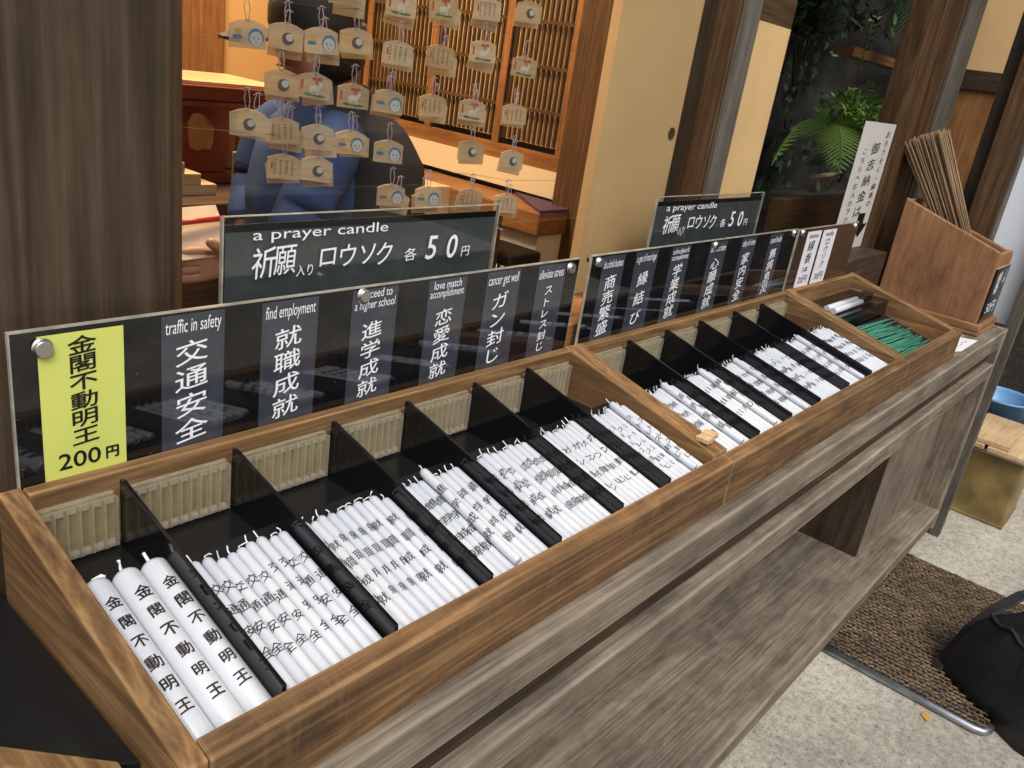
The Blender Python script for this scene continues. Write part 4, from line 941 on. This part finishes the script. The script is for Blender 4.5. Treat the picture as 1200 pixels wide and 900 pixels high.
solo(MB().box(3.25, 3.95, .90, .98, .665, .70), 'beam_reflection', ORANGE[0], 'reflected orange wooden beam above the shrub in the garden window', 'beam')
solo(MB().tube([(2.86, .78, .225), (3.62, .96, .20)], .010, 8), 'rail_reflection', PALE[0], 'reflected thin pale rail low in the garden window', 'rail')
solo(MB().box(2.45, 4.2, .70, .74, .02, .17), 'board_reflection', BROWN[0], 'reflected brown board along the bottom of the garden window', 'fence')

# ================================================================== INCENSE BOX AT THE FAR END
tb = thing('incense_box', 'tall slant topped wooden box holding a bundle of incense sticks at the counter end', 'box', (2.48, .17, TB))
X0, X1 = 2.40, 2.585; yb0, yb1 = .032, .318; zf, zk, z0 = .168, .262, -.058
side = [(yb0, z0), (yb1, z0), (yb1, zk), (yb0, zf)]
part(MB().prism(side, 0, X0, X0 + .012), 'side_board', BOXW[2], tb, .004)
part(MB().prism([(yb0, z0), (yb1, z0), (yb1, zk - .02), (yb0, zf - .012)], 0, X1 - .012, X1), 'side_board', BOXW[2], tb, .004)
part(MB().box(X0 + .0125, X1 - .0125, yb0, yb0 + .012, z0, zf - .004), 'front_board', BOXW[0], tb, .002)
part(MB().box(X0 + .0125, X1 - .0125, yb1 - .012, yb1, z0, zk - .004), 'back_board', BOXW[0], tb, .002)
bs = MB(); bs.box(X0 - .016, X1 + .012, yb0 - .016, yb1 + .008, TB + .0005, z0 - .0005); part(bs, 'base', BOXW[0], tb, .003)
rm = MB(); rm.box(X0 - .016, X0 - .0008, yb0 - .016, yb1 + .008, z0, z0 + .022); rm.box(X0 - .0006, X1 + .012, yb0 - .016, yb0 - .0008, z0, z0 + .022)
part(rm, 'base_rim', BOXW[1], tb, .003)
lb = part(MB().box(2.410, 2.583, yb0 - .004, yb0 - .0004, -.034, .122), 'price_label', BLACK, tb)
part(MB().box(2.4085, 2.5845, yb0 - .003, yb0 - .0004, .1222, .1245), 'label_edge', PALE[0], tb)
bm = bmesh.new(); Yl = yb0 - .0045
column('線香', 2.478, .110, .045, .036, Yl, 1.5, .006, .1, bm); column('5本', 2.545, .112, .070, .022, Yl, 1.3, .004, .1, bm); row('50円', 2.492, .004, .040, Yl, 1.4, .006, bm)
ink(bm, 'white_lettering', WHITE, tb)
STK = plain('brown_incense', (.235, .150, .078), .8, var=.25, vscale=8)
rnd = random.Random(11); sm_ = MB().tube([(0, 0, 0), (0, 0, .42)], .0019, 6).mesh('incense_stick')
for i in range(150):
    u = rnd.random(); v = rnd.random()
    base = Vector((2.44 + .05 * v, .066 + .062 * u + rnd.uniform(-.002, .002), .06)); top = Vector((2.44 + .06 * v + rnd.uniform(-.006, .006), .288 + .100 * u + rnd.uniform(-.003, .003), .458 - .056 * u + rnd.uniform(-.010, .010)))
    o = link('incense_stick', sm_, STK); o.location = base; d = top - base
    o.rotation_euler = d.to_track_quat('Z', 'Y').to_euler(); o.scale = (1, 1, d.length / .42)
    tag(o, 'thin brown incense stick standing in the bundle in the tall wooden box', 'incense stick', 'brown incense sticks')
nc = thing('price_note', 'small white handwritten note lying on the counter between tray and incense box', 'note', (2.24, .03, TB))
part(MB().prism([(2.085, .030), (2.16, .004), (2.345, .004), (2.318, .050), (2.19, .075)], 2, TB + .0008, TB + .0016), 'sheet', WPAPER, nc)
rn = random.Random(2); m = MB()
for k in range(9):
    x = 2.16 + .016 * k; z = TB + .0017
    for q in range(2): y = .022 + .018 * q + rn.uniform(-.003, .003); m.box(x, x + rn.uniform(.005, .010), y, y + rn.uniform(.001, .004), z, z + .0002)
part(m, 'handwriting', GRYP, nc)

# ================================================================== LEFT SIDE TRAY (angled, black panel)
lt = thing('side_tray', 'angled wooden tray with a glossy black panel left of the candle tray', 'tray', (-.10, .15, TB))
part(MB().prism([(-.0215, .056), (-.0215, .36), (-.42, .50), (-.42, -.02), (-.088, .131), (-.034, .064)], 2, TB + .002, -.031), 'black_panel', BLACKD, lt, .0006)
part(MB().prism([(-.0340, .0625), (-.0885, .1295), (-.44, .560 - .5), (-.44, .035), (-.0905, .104), (-.0520, .0400), (-.036, .028)], 2, TB + .002, -.026), 'rim', TRAY[1], lt, .002)

# ================================================================== FLOOR THINGS AT THE RIGHT
mt = thing('door_mat', 'brown knotted door mat with a steel edge rod on the ground beside the bench', 'mat', (2.04, -.18, GZ))
MATM = plain('mat_fibre', (.17, .118, .072), .9, var=.45, vscale=22)
x0, x1, y0, y1 = 1.705, 2.385, -.385, .06
part(MB().box(x0, x1, y0, y1, GZ + .001, GZ + .006), 'mat_base', plain('mat_base', (.035, .026, .018), .9), mt)
lo = MB(); rn = random.Random(6); nx, ny = 44, 30
for i in range(nx):
    for j in range(ny):
        cx = x0 + .008 + (x1 - x0 - .016) * i / (nx - 1); cy = y0 + .008 + (y1 - y0 - .016) * (j + .5 * (i % 2)) / ny
        w_ = .0075; h = .014 * rn.uniform(.75, 1.15); a = rn.uniform(-.25, .25) + 1.57; dx, dy = math.cos(a) * w_, math.sin(a) * w_
        lo.tube([(cx - dx, cy - dy, GZ + .004), (cx - dx*.6, cy - dy*.6, GZ + .006 + h*.75), (cx + dx*.6, cy + dy*.6, GZ + .006 + h*.75), (cx + dx, cy + dy, GZ + .004)], .0032, 5, False)
part(lo, 'mat_loops', MATM, mt)
part(MB().tube([(1.692, .10, GZ + .010), (1.692, -.360, GZ + .010), (1.697, -.378, GZ + .010), (1.712, -.388, GZ + .010), (1.73, -.389, GZ + .010)], .0095, 12), 'edge_rod', STEEL, mt)
part(MB().tube([(2.392, .10, GZ + .006), (2.392, -.385, GZ + .006)], .005, 8), 'far_rod', plain('dark_steel', (.10, .10, .10), .6, metal=.5), mt)
solo(MB().prism([(1.637, -.275), (1.650, -.259), (1.668, -.262), (1.662, -.274), (1.650, -.280)], 2, GZ + .001, GZ + .004), 'leaf_scrap', plain('yellow_leaf', (.50, .27, .05), .6), 'small orange yellow leaf scrap on the concrete beside the mat rod', 'leaf')
# bag
BAG = plain('black_nylon', (.012, .012, .014), .42, var=.3, vscale=10, bump=.7, bscale=90)
bg_ = thing('bag', 'black fabric bag with a strap lying on the mat at the right edge', 'bag', (2.0, -.45, GZ))
OUT = [(1.85, -.235), (1.80, -.30), (1.755, -.37), (1.70, -.45), (1.68, -.60), (1.75, -.85), (2.0, -.95), (2.25, -.85), (2.30, -.60), (2.16, -.43), (2.02, -.33), (1.93, -.275)]
def bag_ring(s_, n=72):
    pts = []
    cx, cy = 1.985, -.58
    for k in range(n):
        t_ = k / n * len(OUT); a, b = OUT[int(t_) % len(OUT)], OUT[(int(t_) + 1) % len(OUT)]; f = t_ - int(t_)
        x = a[0] + (b[0] - a[0]) * f; y = a[1] + (b[1] - a[1]) * f
        x = cx + (x - cx) * s_; y = cy + (y - cy) * s_
        h = .27 * max(0, 1 - s_ ** 3.2) ** .62
        fold = .05 * (abs(mn.noise(Vector((x * 7 + y * 3, y * 3.5 - x * 2, 7)))) - .12) + .022 * abs(mn.noise(Vector((x * 20 + y * 9, y * 8, 2))))
        pts.append((x + fold * (1 - s_ * .4), y + fold * .5, GZ + .002 + max(0, h + fold * min(1, h * 12))))
    return pts
bmb = MB(); rings = [[bmb.bm.verts.new(p) for p in bag_ring(q)] for q in (1.0, .985, .96, .92, .86, .78, .68, .56, .42, .28, .14)]
for a, b in zip(rings, rings[1:]):
    for k in range(72):
        f = bmb.bm.faces.new((a[k], a[(k+1) % 72], b[(k+1) % 72], b[k])); f.smooth = True
bmb.bm.faces.new(rings[-1]); bmb.bm.faces.new(rings[0][::-1])
part(bmb, 'bag_body', BAG, bg_)
sp_ = MB(); P_ = [(1.842, -.236, GZ + .014), (1.875, -.250, GZ + .062), (1.915, -.268, GZ + .120), (1.965, -.294, GZ + .165), (2.03, -.335, GZ + .205), (2.11, -.41, GZ + .240)]
rw = []
for k, p_ in enumerate(P_):
    p_ = Vector(p_); d = (Vector(P_[min(k+1, 5)]) - Vector(P_[max(k-1, 0)])).normalized(); n_ = Vector((-.62, .45, .64)).normalized(); s_ = d.cross(n_).normalized() * .015; n_ = s_.cross(d).normalized() * .003
    rw.append([p_ - s_ - n_, p_ + s_ - n_, p_ + s_ + n_, p_ - s_ + n_])
for a, b in zip(rw, rw[1:]): sp_.hexa([a[0], a[1], b[1], b[0], a[3], a[2], b[2], b[3]])
part(sp_, 'strap', plain('black_webbing', (.018, .018, .020), .6, bump=.6, bscale=300), bg_, .002)
zp = MB(); zr = [Vector(p) for p in bag_ring(.80)][52:72] + [Vector(p) for p in bag_ring(.80)][0:14]
zp.tube([p + Vector((0, 0, .003)) for p in zr], .0045, 6); part(zp, 'piping', plain('black_piping', (.022, .022, .024), .35), bg_)
# tin can, planks, basin
cn = thing('tin_can', 'square rusty tan oil can standing on the ground past the counter end', 'can', (3.01, -.06, GZ))
TIN = plain('rusty_tin', (.235, .165, .060), .45, metal=.25, var=.45, vscale=9, bump=.3, bscale=8)
part(MB().box(2.889, 3.13, -.181, .06, GZ, -.535), 'can_body', TIN, cn, .010)
part(MB().box(2.886, 3.133, -.184, .063, GZ + .001, GZ + .012), 'bottom_seam', TIN, cn, .003)
part(MB().box(2.886, 3.133, -.184, .063, -.546, -.533), 'top_seam', plain('tin_edge', (.45, .43, .38), .35, metal=.8), cn, .003)
for i, (a, b, y0_, y1_, z) in enumerate(((2.86, 3.22, -.195, -.055, -.5325), (2.87, 3.24, -.045, .085, -.5325), (2.875, 3.20, -.12, .02, -.5140))):
    solo(MB().box(a, b, y0_, y1_, z, z + .018), 'plank', PALE[0], ('nearer lower pale plank lying on the tan can', 'farther lower pale plank lying on the tan can', 'upper pale plank lying across the other two on the tan can')[i], 'plank', 'planks on the tan can', .003)
bs = MB(); bs.lathe([(.08, 0), (.09, .004), (.112, .085), (.121, .087), (.121, .093), (.109, .093), (.106, .085), (.085, .012), (.01, .010)], 36, (3.40, .02, -.560))
solo(bs, 'basin', plain('blue_plastic', (.13, .29, .50), .4), 'round light blue plastic basin behind the tan can', 'basin')
solo(MB().box(3.26, 3.56, -.10, .16, GZ, -.5605), 'crate', DARK[0], 'dark crate under the blue basin', 'crate')
